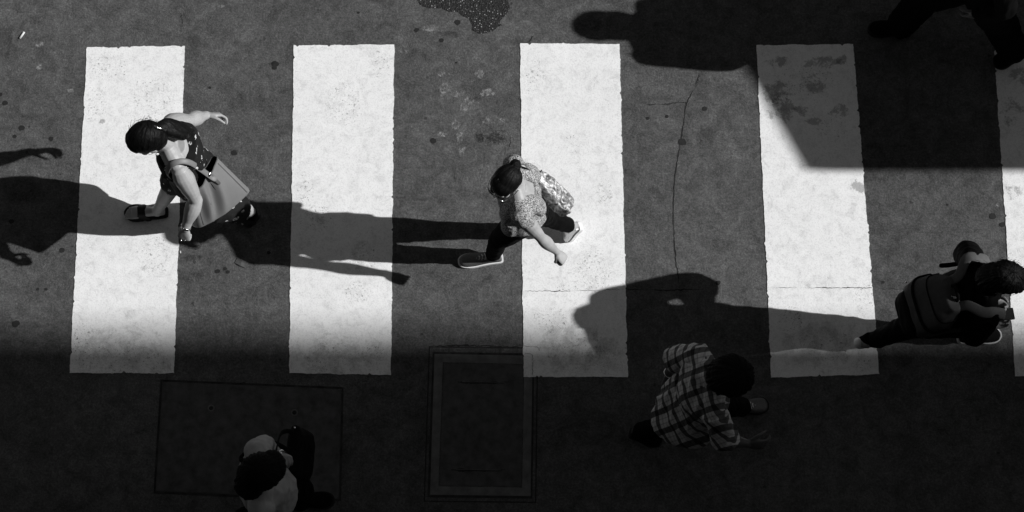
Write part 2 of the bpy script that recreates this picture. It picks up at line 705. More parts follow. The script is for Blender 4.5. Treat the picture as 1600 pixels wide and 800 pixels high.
def add_hand(bm, wrist, d, palm, thumb, s=1.0, curl=(.35, .45, .35), spread=.12, tcurl=.3):
    """d: towards the fingers; palm: the way the palm faces; thumb: side of the thumb (sign only)"""
    d = d.normalized()
    n = (palm - d * palm.dot(d)).normalized()
    t = d.cross(n)
    if t.dot(thumb) < 0:
        t = -t
    loft(bm, [(wrist - d * .02 * s, t * .026 * s, n * .020 * s),
              (wrist + d * .010 * s, t * .028 * s, n * .018 * s),
              (wrist + d * .045 * s, t * .039 * s, n * .017 * s),
              (wrist + d * .085 * s, t * .041 * s, n * .014 * s),
              (wrist + d * .094 * s, t * .036 * s, n * .010 * s)], 18, 3, 2.4)
    ball(bm, wrist + d * .035 * s + t * .022 * s + n * .010 * s, d * .030 * s, t * .015 * s, n * .014 * s)
    for off, L, sp in ((.031, .072, 1.0), (.0105, .080, .3), (-.0105, .074, -.4), (-.030, .058, -1.1)):
        a = d * math.cos(sp * spread) + t * math.sin(sp * spread)
        p = wrist + d * .086 * s + t * off * s
        pts, rad = [p - a * .012 * s, p], [.0095 * s, .0095 * s]
        ang = 0
        for k, fr_ in enumerate((.45, .31, .24)):
            ang += curl[k]
            q = a * math.cos(ang) + n * math.sin(ang)
            p = p + q * L * fr_ * s
            pts.append(p)
            rad.append((.0087, .0078, .0062)[k] * s)
        tube(bm, pts, rad, 10, 3)
    p = wrist + d * .022 * s + t * .024 * s + n * .006 * s
    pts, rad = [p], [.014 * s]
    for k, L in enumerate((.042, .032, .026)):
        a = .75 - tcurl * k
        q = (d * math.cos(a) + t * math.sin(a) + n * (.25 + .25 * k)).normalized()
        if curl[0] > .8:                              # fist: the thumb folds across the fingers
            q = ((d * .75 + t * .35 + n * .55), (d * .35 - t * .35 + n * .85), (d * .05 - t * .9 + n * .3))[k].normalized()
        p = p + q * L * s
        pts.append(p)
        rad.append((.0115, .0098, .0075)[k] * s)
    tube(bm, pts, rad, 10, 3)


def add_arm(bm, sh, el, wr, s=1.0, k=1.0, fr=.0):
    up = (el - sh)
    lo = (wr - el)
    pts = [sh - up * .06, sh + up * .12, sh + up * .45, sh + up * .85, el, el + lo * .18, el + lo * .4, el + lo * .75, wr]
    rad = [.046, .053, .048, .036, .0355, .0415, .041, .028, .0235]
    tube(bm, pts, [r * s * k for r in rad], 16, 3)
    bk = (sh + wr) / 2 - el                       # point of the elbow
    bk = -bk.normalized() if bk.length > 1e-4 else V((0, 0, -1))
    ball(bm, el + bk * .020 * s, V((.022, 0, 0)) * s, V((0, .022, 0)) * s, V((0, 0, .022)) * s)


def add_leg(bm, hip, kn, an, s=1.0):
    a, b = kn - hip, an - kn
    pts = [hip, hip + a * .3, hip + a * .7, kn, kn + b * .25, kn + b * .5, kn + b * .8, an]
    rad = [.082, .078, .060, .052, .054, .048, .036, .034]
    tube(bm, pts, [r * s for r in rad], 16, 3)


def add_foot(bm, an, heel, toe, s=1.0, toes=False):
    """bare foot; heel and toe are points on the sole"""
    d = (toe - heel)
    L = d.length
    d.normalize()
    up = (an - heel - d * (an - heel).dot(d)).normalized()
    w = up.cross(d)
    loft(bm, [(heel + d * .02 * L + up * .028, w * .022, up * .022),
              (heel + d * .14 * L + up * .040, w * .030, up * .038),
              (heel + d * .34 * L + up * .040, w * .031, up * .036),
              (heel + d * .58 * L + up * .028, w * .038, up * .025),
              (heel + d * .76 * L + up * .018, w * .042, up * .016),
              (heel + d * .84 * L + up * .015, w * .036, up * .012)], 18, 3)
    tube(bm, [heel + d * .2 * L + up * .04, an], [.036, .033], 14, 2)
    if toes:
        for i, (o, ln) in enumerate(((.030, .19), (.012, .20), (-.003, .17), (-.017, .14), (-.031, .10))):
            b0 = heel + d * .80 * L + w * o * toes + up * .014
            tube(bm, [b0, b0 + d * ln * L + up * -.003], [.0115 if i == 0 else .0085, .010 if i == 0 else .007], 10, 2)


def torso_secs(hipC, shC, lh, ls, f, wid, dep, t0=-.2, t1=1.12, grow=0.0, hem=0.0):
    """ellipses up the trunk between hip and shoulder centres"""
    up = shC - hipC
    tab = [(-.2, .60, .78), (-.08, .92, .98), (.05, 1.0, 1.02), (.22, .92, .95), (.42, .78, .84), (.62, .86, .92), (.80, .95, .95), (.93, .98, .82), (1.02, .72, .64), (1.12, .36, .48)]
    out = []
    for t, w, d in tab:
        if t < t0 - 1e-6 or t > t1 + 1e-6:
            continue
        k = min(max(t, 0), 1)
        lat = (lh * (1 - k) + ls * k).normalized()
        fw = (f - lat * f.dot(lat))
        fw = (fw - up.normalized() * fw.dot(up.normalized())).normalized()
        bow = -.012 + .035 * math.sin(max(0, min(1, t)) * math.pi)
        h = hem * max(0, (.25 - t)) if hem else 0
        out.append((hipC + up * t + fw * bow * 0.3, lat * (wid * w + grow + h), fw * (dep * d + grow + h)))
    return out


def add_trunk(bm, j, wid, dep, f, grow=0.0, t0=-.2, t1=1.12, hem=0.0):
    hipC = (j['lhip'] + j['rhip']) / 2
    shC = (j['ls'] + j['rs']) / 2
    lh = (j['lhip'] - j['rhip']).normalized()
    ls = (j['ls'] - j['rs']).normalized()
    loft(bm, torso_secs(hipC, shC, lh, ls, f, wid, dep, t0, t1, grow, hem), 28, 3)


def add_shoulders(bm, j, s, grow=0.0):
    nk = j['neck']
    for k in ('ls', 'rs'):
        tube(bm, [nk + (j[k] - nk) * .15 + V((0, 0, .012)), nk + (j[k] - nk) * .55 + V((0, 0, .008)), j[k]], [.048 * s + grow, .050 * s + grow, .046 * s + grow], 16, 4)


def shoe(parent, heel, toe, upv, s=1.0, upper=None, sole=None, lace=None, collar=True, low=False):
    """sneaker: upper with a collar opening, rubber sole, toe cap and laces; heel and toe are points on the ground side of the sole"""
    d = toe - heel
    L = d.length
    d = d.normalized()
    up = (upv - d * upv.dot(d)).normalized()
    w = up.cross(d)
    b = bmesh.new()
    st = .026
    hs = [(.015, .020, .020), (.05, .031, .034), (.18, .035, .044), (.32, .037, .044), (.48, .041, .034), (.64, .046, .026), (.80, .045, .021), (.92, .034, .017), (.985, .014, .010)]
    loft(b, [(heel + d * x * L + up * (st * .6 + z), w * y * s, up * z) for x, y, z in hs], 22, 4, 2.3)
    if not low:
        tube(b, [heel + d * .16 * L + up * .06, heel + d * .17 * L + up * .105], [.036 * s, .037 * s], 18, 2, cap=False)
    o = put('shoe', b, upper, parent)
    b = bmesh.new()
    out = [(.0, .012), (.02, .026), (.1, .034), (.3, .037), (.48, .042), (.66, .049), (.8, .048), (.92, .038), (.985, .020), (1.0, .006)]
    rs = catmull([[x, y] for x, y in out], 4)
    left = [heel + d * (r[0] * (L + .012) - .006) + w * r[1] * s * 1.03 for r in rs]
    right = [heel + d * (r[0] * (L + .012) - .006) - w * r[1] * s * 1.03 for r in reversed(rs)]
    loop = left + right
    lo = [b.verts.new(p + up * .0) for p in loop]
    hi = [b.verts.new(p + up * st) for p in loop]
    n = len(lo)
    for i in range(n):
        b.faces.new((lo[i], lo[(i + 1) % n], hi[(i + 1) % n], hi[i]))
    b.faces.new(hi)
    b.faces.new(list(reversed(lo)))
    put('sole', b, sole, o, smooth=False)
    if lace is not None:
        b = bmesh.new()
        for k in range(5):
            x = .36 + k * .07
            z = st * .6 + 2 * (.044 - (x - .34) * .075) + .001
            for sg in (-1, 1):
                tube(b, [heel + d * x * L + w * .020 * s * sg + up * (z - .010), heel + d * (x + .02) * L + up * z, heel + d * (x + .04) * L - w * .020 * s * sg + up * (z - .012)], [.0028] * 3, 8, 2)
        put('laces', b, lace, o)
    return o


def hair_strand(fr, anchor):
    ax = anchor.normalized()
    e1 = ax.orthogonal().normalized()
    e2 = ax.cross(e1)

    def f(c):
        q = c - fr.o
        a = q.dot(ax)
        x, y = q.dot(e1), q.dot(e2)
        r = math.hypot(x, y) + 1e-6
        th = math.atan2(r, a)
        return V((x / r * 2.2, y / r * 2.2, th * .25 + a * .5))
    return f


def strand_wrinkle(fr, anchor, off, amp, frizz=.35):
    sf = hair_strand(fr, anchor)

    def f(c):
        v = sf(c + off)
        return amp * (mnoise.noise(v * 4) + .6 * mnoise.noise(v * 11) + frizz * (mnoise.noise(c * 55) + .7 * mnoise.noise(c * 120)))
    return f


def J(**kw):
    return {k: (v if isinstance(v, Vector) else W(*v)) for k, v in kw.items()}


def report(name, j):
    def d(a, b):
        return round((j[a] - j[b]).length, 3) if a in j and b in j else None
    print('LIMBS', name, 'sh', d('ls', 'rs'), 'Lua', d('ls', 'le'), 'Lfa', d('le', 'lw'), 'Rua', d('rs', 're'), 'Rfa', d('re', 'rw'),
          'Lth', d('lhip', 'lk'), 'Lsh', d('lk', 'la'), 'Rth', d('rhip', 'rk'), 'Rsh', d('rk', 'ra'), 'nk', d('neck', 'head'),
          'trunk', round(((j['ls'] + j['rs']) / 2 - (j['lhip'] + j['rhip']) / 2).length, 3))


VOX = .0042

# ------------------------------------------------------------------ setting: road
def px_poly(bm, pts, z, mi=0, fade=None):
    vs = [bm.verts.new(W(x, y, 0) + V((0, 0, z))) for x, y in pts]
    f = bm.faces.new(vs)
    f.material_index = mi
    if f.normal.z < 0:
        f.normal_flip()
    return vs


def wob(seed):
    rnd = random.Random(seed)
    ph = [(rnd.uniform(.05, .22) / (k ** .7), k, rnd.uniform(0, 6.3)) for k in range(2, 9)]
    return lambda th: max(.5, 1 + sum(a * math.sin(k * th + p) for a, k, p in ph) * .6)


def decal(bm, fl, x, y, rx, ry, mi, z, rot=0.0, seed=0, hard=False):
    """a stain sheet of uneven outline, centre (x, y) and radii in photo pixels"""
    c = W(x, y, 0)
    k = 1 / 250.0
    wv = wob(seed + 1)
    N = 36
    rings = [0.0, .35, .65, .85, 1.0] if not hard else [0, 1.0]
    prev = None
    cv = bm.verts.new((c.x, c.y, z))
    cv[fl] = 1.0
    for r in rings[1:]:
        ring = []
        for i in range(N):
            th = 2 * math.pi * i / N
            q = wv(th) * r
            dx, dy = rx * k * q * math.cos(th), ry * k * q * math.sin(th)
            v = bm.verts.new((c.x + dx * math.cos(rot) - dy * math.sin(rot), c.y + dx * math.sin(rot) + dy * math.cos(rot), z))
            v[fl] = 1.0 - r if not hard else 1.0
            ring.append(v)
        for i in range(N):
            if prev is None:
                f = bm.faces.new((cv, ring[i], ring[(i + 1) % N]))
            else:
                f = bm.faces.new((prev[i], ring[i], ring[(i + 1) % N], prev[(i + 1) % N]))
            f.material_index = mi
        prev = ring


def crack(bm, pts, w0, mi, z, seed=0, jit=2.2):
    rnd = random.Random(seed)
    rows = catmull([list(p) for p in pts], 14)
    prev = None
    n = len(rows)
    for i, r in enumerate(rows):
        a = rows[max(i - 1, 0)]
        b = rows[min(i + 1, n - 1)]
        t = V((b[0] - a[0], b[1] - a[1])).normalized()
        nn = V((-t.y, t.x))
        off = rnd.uniform(-jit, jit) * .5
        wd = w0 * (.35 + rnd.random() * .6) * max(.12, 1 + 1.5 * mnoise.noise(V((i * .11, seed * 3.7, 0)))) * (1 if 2 < i < n - 3 else .4)
        c = V((r[0], r[1])) + nn * off
        p, q = c + nn * wd / 2, c - nn * wd / 2
        cur = (bm.verts.new(W(p.x, p.y, 0) + V((0, 0, z))), bm.verts.new(W(q.x, q.y, 0) + V((0, 0, z))))
        if prev:
            f = bm.faces.new((prev[0], prev[1], cur[1], cur[0]))
            f.material_index = mi
        prev = cur


b = bmesh.new()
fl = b.verts.layers.float.new('fade')
bmesh.ops.create_grid(b, x_segments=8, y_segments=8, size=300)
# open, stripped patch at the top of the view
px_poly(b, [(650, -40), (653, 2), (657, 9), (672, 13), (688, 13), (703, 19), (714, 18), (722, 25), (733, 29), (738, 40), (737, 47), (748, 53), (760, 52), (770, 49), (778, 42), (784, 40), (781, 33), (792, 22), (797, 12), (794, 2), (800, -40)], .0015, 1)
# cracks
crack(b, [(1093, 116), (1086, 136), (1072, 165), (1069, 190), (1062, 230), (1054, 280), (1052, 330), (1053, 360), (1056, 405), (1061, 440)], 1.5, 2, .002, 1, 1.6)
crack(b, [(1073, 163), (1066, 160), (1040, 163), (1010, 164)], 1.1, 2, .002, 2)
crack(b, [(958, 452), (985, 452), (1040, 453), (1100, 452)], 1.6, 2, .002, 3)
crack(b, [(1372, 451), (1420, 452)], 1.2, 2, .002, 4)
crack(b, [(283, 20), (286, 45), (286, 62)], 1.0, 2, .002, 5)
crack(b, [(776, 205), (790, 205), (797, 215), (796, 230), (788, 236)], .7, 2, .002, 6)
crack(b, [(758, 222), (752, 212), (760, 203), (772, 200)], .6, 2, .002, 7)
crack(b, [(808, 72), (825, 66), (834, 55)], 1.0, 2, .0021, 8)
crack(b, [(675, 541), (720, 540), (770, 541), (817, 543)], 2.0, 2, .002, 9)
# trodden gum and oil spots
for i, (x, y, r) in enumerate([(8, 161, 4.5), (0, 148, 4), (23, 213, 3.2), (34, 200, 5), (80, 217, 4), (97, 391, 4.4), (18, 346, 4), (59, 452, 2.5), (72, 452, 2.6), (328, 137, 2.4),
                               (366, 239, 5), (677, 220, 5), (690, 63, 3.8), (715, 35, 5), (651, 47, 4), (1066, 222, 6.5), (1101, 170, 4.2), (1012, 185, 2.8), (1042, 182, 3), (1380, 441, 2.4),
                               (1551, 338, 5.5), (1566, 351, 4.5), (25, 506, 6), (1122, 442, 4), (755, 12, 3), (340, 424, 4), (352, 420, 3), (356, 425, 3), (430, 100, 6), (429, 106, 4), (713, 98, 2), (560, 20, 2.2), (420, 395, 3), (1480, 320, 2)]):
    decal(b, fl, x, y, r, r * .9, 3, .0022 + i * 1e-5, seed=i, hard=True)
# pale dust and scrapes
for i, (x, y, rx, ry, mi) in enumerate([(690, 115, 16, 10, 4), (694, 138, 16, 22, 4), (715, 147, 22, 9, 4), (735, 158, 22, 14, 4), (762, 145, 22, 12, 4), (725, 168, 14, 16, 4), (712, 195, 14, 16, 4), (718, 215, 12, 16, 4),
                                       (722, 236, 10, 16, 4), (762, 190, 16, 9, 4), (785, 188, 10, 7, 4), (690, 210, 14, 9, 4), (670, 45, 20, 10, 4), (750, 115, 14, 14, 4), (62, 70, 14, 9, 4), (62, 105, 12, 9, 4), (345, 10, 14, 5, 4), (110, 142, 10, 6, 4),
                                       (745, 155, 18, 10, 5), (775, 215, 26, 20, 6), (750, 215, 16, 14, 6), (300, 402, 34, 10, 5), (330, 408, 14, 10, 5), (310, 430, 16, 9, 5), (700, 55, 40, 14, 5), (815, 65, 26, 16, 5),
                                       (630, 80, 14, 7, 4), (425, 100, 9, 6, 5), (40, 300, 60, 40, 5), (560, 470, 30, 14, 5), (1300, 430, 20, 10, 4), (1555, 320, 14, 5, 4), (920, 40, 50, 20, 5)]):
    decal(b, fl, x, y, rx, ry, mi, .0028 + i * 2e-5, seed=50 + i)
road = put('road', b, [M['asphalt'], M['patch'], M['crack'], M['gum'], M['dust'], M['dark'], M['scrape']], smooth=False)
road['kind'] = 'structure'


# ------------------------------------------------------------------ setting: zebra stripes
def stripe(cs, seed, decals=(), cracks=()):
    """painted bar with slightly ragged rim; cs: photo pixels of its corners (tl, tr, br, bl)"""
    rnd = random.Random(seed)
    P = [W(x, y, 0) for x, y in cs]
    loop = []
    for i in range(4):
        a, c = P[i], P[(i + 1) % 4]
        L = (c - a).length
        n = int(L / .012)
        nn = V((-(c - a).y, (c - a).x, 0)).normalized()
        for k in range(n):
            t = k / n
            p = a + (c - a) * t
            o = mnoise.noise(V((p.x * 9 + seed, p.y * 9, 0))) * .006 + mnoise.noise(V((p.x * 60, p.y * 60, seed))) * .0035
            if rnd.random() < .07:
                o += rnd.uniform(-.012, .007)
            loop.append(p + nn * o)
    b = bmesh.new()
    fl = b.verts.layers.float.new('fade')
    hi = [b.verts.new((p.x, p.y, .004)) for p in loop]
    lo = [b.verts.new((p.x, p.y, -.002)) for p in loop]
    b.faces.new(hi)
    n = len(hi)
    for i in range(n):
        b.faces.new((lo[i], lo[(i + 1) % n], hi[(i + 1) % n], hi[i]))
    for i, (x, y, rx, ry, mi) in enumerate(decals):
        decal(b, fl, x, y, rx, ry, mi, .0052 + i * 2e-5, seed=seed * 31 + i)
    for i, pts in enumerate(cracks):
        crack(b, pts, .9, 4, .0066, seed * 7 + i, 1.6)
    o = put('zebra_stripe', b, [m_paint(seed), M['peel'], M['speck'], M['smear'], M['crack']], smooth=False)
    o['kind'] = 'structure'
    return o


stripe([(136, 75), (289, 72), (272, 583), (109, 583)], 1,
       [(160, 190, 9, 7, 1), (225, 420, 14, 7, 3), (240, 400, 70, 70, 2), (190, 560, 110, 60, 2), (130, 540, 40, 80, 2), (245, 565, 50, 35, 2), (190, 545, 110, 60, 3), (170, 105, 70, 50, 2), (150, 165, 40, 70, 2), (240, 150, 80, 70, 2), (205, 490, 16, 14, 3), (255, 575, 30, 22, 3)])
stripe([(459, 71), (616, 70), (611, 586), (452, 583)], 2,
       [(495, 340, 60, 50, 2), (497, 345, 18, 22, 3), (575, 400, 50, 50, 2), (530, 560, 110, 55, 3), (520, 560, 100, 60, 2), (585, 555, 40, 50, 2), (560, 455, 60, 40, 2), (475, 300, 30, 90, 2), (540, 160, 70, 80, 2), (595, 100, 30, 50, 2), (560, 400, 22, 40, 3)])
stripe([(813, 68), (968, 69), (981, 589), (818, 589)], 3,
       [(900, 550, 100, 70, 2), (940, 565, 70, 55, 2), (895, 545, 90, 70, 3), (860, 500, 60, 45, 2), (945, 555, 50, 50, 3), (870, 490, 14, 8, 2), (895, 225, 30, 40, 2), (925, 430, 70, 60, 2), (885, 450, 40, 14, 2), (925, 400, 40, 60, 2), (835, 120, 40, 60, 2), (945, 300, 30, 60, 2)],
       [[(820, 455), (850, 455), (885, 455), (925, 454), (968, 452)], [(818, 541), (838, 542), (843, 548)], [(818, 554), (831, 554), (832, 575), (832, 587)]])
stripe([(1182, 71), (1333, 69), (1374, 585), (1205, 590)], 4,
       [(1213, 97, 26, 20, 1), (1211, 145, 40, 34, 1), (1222, 170, 34, 40, 1), (1285, 98, 50, 18, 1), (1315, 95, 16, 14, 1), (1252, 172, 18, 16, 1), (1312, 172, 26, 22, 1), (1272, 190, 20, 12, 1), (1270, 130, 30, 30, 1),
        (1260, 130, 100, 70, 2), (1300, 200, 60, 50, 2), (1342, 292, 22, 18, 1), (1350, 465, 40, 60, 2), (1285, 540, 110, 70, 3), (1290, 540, 100, 60, 2), (1235, 500, 40, 50, 2), (1345, 570, 40, 30, 2), (1262, 445, 12, 12, 3)],
       [[(1202, 450), (1240, 450), (1290, 450), (1330, 450), (1364, 450)]])
stripe([(1553, 70), (1706, 68), (1752, 584), (1586, 588)], 5,
       [(1580, 175, 30, 36, 1), (1595, 120, 30, 24, 1), (1582, 300, 20, 20, 1), (1590, 420, 40, 60, 2), (1610, 550, 70, 70, 3)])


# ------------------------------------------------------------------ utility covers let into the road
def slab(b, pts, z0, z1):
    lo = [b.verts.new(W(x, y, 0) + V((0, 0, z0))) for x, y in pts]
    hi = [b.verts.new(W(x, y, 0) + V((0, 0, z1))) for x, y in pts]
    n = len(pts)
    for i in range(n):
        b.faces.new((lo[i], lo[(i + 1) % n], hi[(i + 1) % n], hi[i]))
    b.faces.new(hi)
    b.faces.new(list(reversed(lo)))


def rim(b, outer, inner, z0, z1):
    n = len(outer)
    for i in range(n):
        k = (i + 1) % n
        slab(b, [outer[i], outer[k], inner[k], inner[i]], z0, z1)


def shrink(q, d):
    cx = sum(p[0] for p in q) / 4
    cy = sum(p[1] for p in q) / 4
    return [(x + math.copysign(d, cx - x), y + math.copysign(d, cy - y)) for x, y in q]


def ring_mesh(b, c, r0, r1, z):
    N = 20
    v = [[b.verts.new((c.x + r * math.cos(2 * math.pi * i / N), c.y + r * math.sin(2 * math.pi * i / N), z + h)) for i in range(N)] for r, h in ((r0, 0), (r0 * .5 + r1 * .5, .004), (r1, 0))]
    for a, c2 in zip(v, v[1:]):
        for i in range(N):
            b.faces.new((a[i], a[(i + 1) % N], c2[(i + 1) % N], c2[i]))


q = [(251, 593), (537, 605), (533, 783), (240, 771)]
c = W(390, 690, 0)
cov = empty('utility_cover', c, 'wide dark rectangular utility cover with two round lifting holes, set in the shaded road', 'manhole cover')
b = bmesh.new()
rim(b, q, shrink(q, 3), -.02, .0030)
put('groove', b, M['groove'], cov, False)
b = bmesh.new()
slab(b, shrink(q, 3.6), -.02, .0042)
put('lid', b, M['iron'], cov, False)
for x, y in ((330, 638), (460, 645)):
    b = bmesh.new()
    ring_mesh(b, W(x, y, 0), .022, .013, .0046)
    put('lifting_ring', b, M['ironframe'], cov)
    b = bmesh.new()
    bmesh.ops.create_circle(b, cap_ends=True, radius=.013, segments=20, matrix=Matrix.Translation(W(x, y, 0) + V((0, 0, .0047))))
    put('lifting_hole', b, M['groove'], cov, False)

q = [(670, 541), (841, 543), (838, 786), (662, 784)]
q2 = [(679, 553), (832, 556), (829, 775), (672, 773)]
q3 = shrink(q2, 13)
c = W(755, 660, 0)
cov = empty('utility_cover', c, 'narrow dark utility cover in a pale steel frame beneath the third stripe', 'manhole cover')
b = bmesh.new()
rim(b, q, shrink(q, 2), -.02, .0012)
rim(b, [(676, 550), (835, 552), (832, 779), (668, 777)], q2, -.02, .0014)
put('groove', b, M['groove'], cov, False)
b = bmesh.new()
rim(b, q2, q3, -.02, .0024)
put('frame', b, M['ironframe'], cov, False)
b = bmesh.new()
slab(b, shrink(q3, 1.5), -.02, .0020)
put('lid', b, M['iron'], cov, False)
for y, x0, x1 in ((597, 715, 795), (734, 705, 790)):
    b = bmesh.new()
    crack(b, [(x0, y), ((x0 + x1) / 2, y + 1), (x1, y)], 4.5, 0, .0026, y, .6)
    put('handle_slot', b, M['groove'], cov, False)
    b = bmesh.new()
    tube(b, [W(x0 + 8, y, 0) + V((0, 0, .003)), W(x1 - 8, y + 1, 0) + V((0, 0, .003))], [.004, .004], 8, 1)
    put('handle', b, M['iron'], cov)

# ------------------------------------------------------------------ litter
b = bmesh.new()
p0, p1 = W(38, 50, .006), W(31, 60, .006)
tube(b, [p0, p1], [.0065, .0065], 10, 2, cap=False)
bt = put('cigarette_butt', b, M['papwhite'])
bt['label'] = 'pale cigarette butt lying on bare asphalt near the top left corner'
bt['category'] = 'litter'
b = bmesh.new()
vs = [b.verts.new(W(x, y, 0) + V((0, 0, z))) for x, y, z in ((371, 403, .004), (378, 406, .010), (389, 410, .004), (384, 419, .005), (376, 416, .011), (367, 411, .005))]
b.faces.new((vs[0], vs[1], vs[4], vs[5]))
b.faces.new((vs[1], vs[2], vs[3], vs[4]))
bmesh.ops.solidify(b, geom=b.faces[:], thickness=.001)
pp = put('paper_scrap', b, M['paper'], None, False)
pp['label'] = 'small grey folded paper scrap lying on the asphalt in shadow beside the second stripe'
pp['category'] = 'litter'
b = bmesh.new()
ball(b, W(282, 394, 0) + V((0, 0, .005)), V((.004, .003, 0)), V((-.003, .009, 0)), V((0, 0, .004)), 10, 6)
pb = put('pebble', b, M['papwhite'])
pb['label'] = 'tiny white pebble on the asphalt below the hand of the woman with the tote'
pb['category'] = 'stone'

# ------------------------------------------------------------------ buildings beyond the frame that shade the road
SL = 1 / math.tan(SUN_EL)
TOSUN = V((SL * math.cos(SUN_AZ), -SL * math.sin(SUN_AZ), 1.0))     # per metre of height


def prism(b, foot, z0, z1):
    lo = [b.verts.new((x, y, z0)) for x, y in foot]
    hi = [b.verts.new((x, y, z1)) for x, y in foot]
    n = len(foot)
    for i in range(n):
        b.faces.new((lo[i], lo[(i + 1) % n], hi[(i + 1) % n], hi[i]))
    b.faces.new(hi)
    b.faces.new(list(reversed(lo)))


def building(name, label, wall, roof, h, th, rows, cols):
    """walls, a roof slab of thickness th whose lower face is at h, and windows on the face between the first two wall corners"""
    c = V((sum(q[0] for q in wall) / len(wall), sum(q[1] for q in wall) / len(wall), 0))
    r = empty(name, c, label, 'building')
    b = bmesh.new()
    prism(b, wall, 0, h - .004)
    put('wall', b, M['stone'], r, False)
    b = bmesh.new()
    prism(b, roof, h, h + th)
    put('roof', b, M['roofm'], r, False)
    a, d = V((*wall[0], 0)), V((*wall[1], 0))
    L = (d - a).length
    t = (d - a).normalized()
    nn = V((t.y, -t.x, 0))
    if nn.dot(c - a) > 0:
        nn = -nn
    for i in range(cols):
        for k in range(rows):
            o = a + t * (L * (i + .5) / cols) + V((0, 0, h * (k + .55) / rows))
            b = bmesh.new()
            m = Matrix((t, nn, V((0, 0, 1)))).transposed().to_4x4()
            m.translation = o + nn * .01
            bmesh.ops.create_cube(b, size=1, matrix=m @ Matrix.Diagonal((L / cols * .6, .08, h / rows * .5, 1)))
            put('window', b, M['winglass'], r, False)
    return r


e1, e0 = W(1255, 266, 0), W(1172, 122, 0)
h1, th1 = 4.3, .12
d1 = (e0 - e1).normalized()
C1 = e1 + TOSUN * (h1 + th1)
D1 = C1 + d1 * 6
building('shop_building', 'low corner shop with a flat overhanging roof beyond the top right of the crossing',
         [(C1.x + 1.0, C1.y + .9), (D1.x + 1.2, D1.y - .3), (C1.x + 12, D1.y - .3), (C1.x + 12, C1.y + .9)],
         [(C1.x, C1.y), (D1.x, D1.y), (C1.x + 13, D1.y), (C1.x + 13, C1.y)], h1, th1, 1, 2)
h2 = 22.4
Y2 = W(800, 516, 0).y + TOSUN.y * (h2 + .3)
building('office_building', 'tall office block far right whose roof line shades the lower crossing',
         [(26.2, Y2 - .01), (26.2, Y2 - 26), (48, Y2 - 26), (48, Y2 - .01)],
         [(26, Y2), (26, Y2 - 26.3), (48.3, Y2 - 26.3), (48.3, Y2)], h2, .3, 6, 7)

# unseen bridge at the viewpoint and wall beneath it, added to dim the road
fbr = empty('shade_footbridge', V((0, -1.8, 0)), 'unseen concrete bridge with parapets and wall, added to block sky light beyond the bottom edge of the view', 'shade_footbridge')
b = bmesh.new()
prism(b, [(-14, -.35), (-14, -3.4), (14, -3.4), (14, -.35)], 8.9, 9.35)
put('deck', b, M['roofm'], fbr, False)
for y0, y1 in ((-.35, -.50), (-3.25, -3.4)):
    b = bmesh.new()
    prism(b, [(-14, y0 - .003), (-14, y1 + .003), (14, y1 + .003), (14, y0 - .003)], 9.354, 10.4)
    put('parapet', b, M['stone'], fbr, False)
for x in (-9, 9):
    b = bmesh.new()
    prism(b, [(x - .4, -1.5), (x - .4, -2.3), (x + .4, -2.3), (x + .4, -1.5)], 0, 8.896)
    put('pier', b, M['stone'], fbr, False)
b = bmesh.new()
prism(b, [(-9, .42), (-9, .22), (9, .22), (9, .42)], 0, 5.2)  # unseen wall added to cut sky light towards the bottom edge
put('sky_blocking_wall', b, M['roofm'], fbr, False)


# ================================================================== people
DOWN = V((0, 0, -1))
UP = V((0, 0, 1))


def build_body(root, j, hf, hu, skin, s=1.0, wid=.16, dep=.115, fwd=V((-1, 0, 0)), lhand=None, rhand=None, lfoot=None, rfoot=None, armk=1.0, face=True, hs=1.0):
    """one continuous figure; returns the head frame"""
    fr = Frame(j['head'], hf, hu)
    b = bmesh.new()
    add_head(b, fr, hs)
    tube(b, [fr.p(-.022, 0, -.05), (fr.p(-.03, 0, -.09) + j['neck']) / 2, j['neck'] - V((0, 0, .03))], [.052 * s, .050 * s, .062 * s], 16, 4)
    add_trunk(b, j, wid, dep, fwd)
    add_shoulders(b, j, s)
    for sd in ('l', 'r'):
        add_arm(b, j[sd + 's'], j[sd + 'e'], j[sd + 'w'], s, armk)
        add_leg(b, j[sd + 'hip'], j[sd + 'k'], j[sd + 'a'], s)
    for sd, hd in (('l', lhand), ('r', rhand)):
        add_hand(b, j[sd + 'w'], hd['d'], hd['palm'], hd['thumb'], hd.get('s', .95) * s, hd.get('curl', (.35, .45, .35)), hd.get('spread', .12))
    for sd, ft in (('l', lfoot), ('r', rfoot)):
        add_foot(b, j[sd + 'a'], ft[0], ft[1], .9, ft[2] if len(ft) > 2 else False)
    fuse('body', b, VOX, skin, root, 6, lambda c: .0022 * mnoise.noise(c * 19) + .0005 * mnoise.noise(c * 47))
    if face:
        add_face_parts(fr, hs, root)
    return fr


def hair_cap(root, fr, parts, anchor, mat, amp=.004, name='hair', vox=.0055):
    b = bmesh.new()
    for (f, l, u, rf, rl, ru) in parts:
        ball(b, fr.p(f, l, u), fr.f * rf, fr.l * rl, fr.u * ru)
    return b, anchor


def finish_hair(root, b, fr, anchor, mat, amp=.004):
    off = root_of(root)
    return fuse('hair', b, .0045, mat, root, 5, strand_wrinkle(fr, anchor, off, amp), hair_strand(fr, anchor))


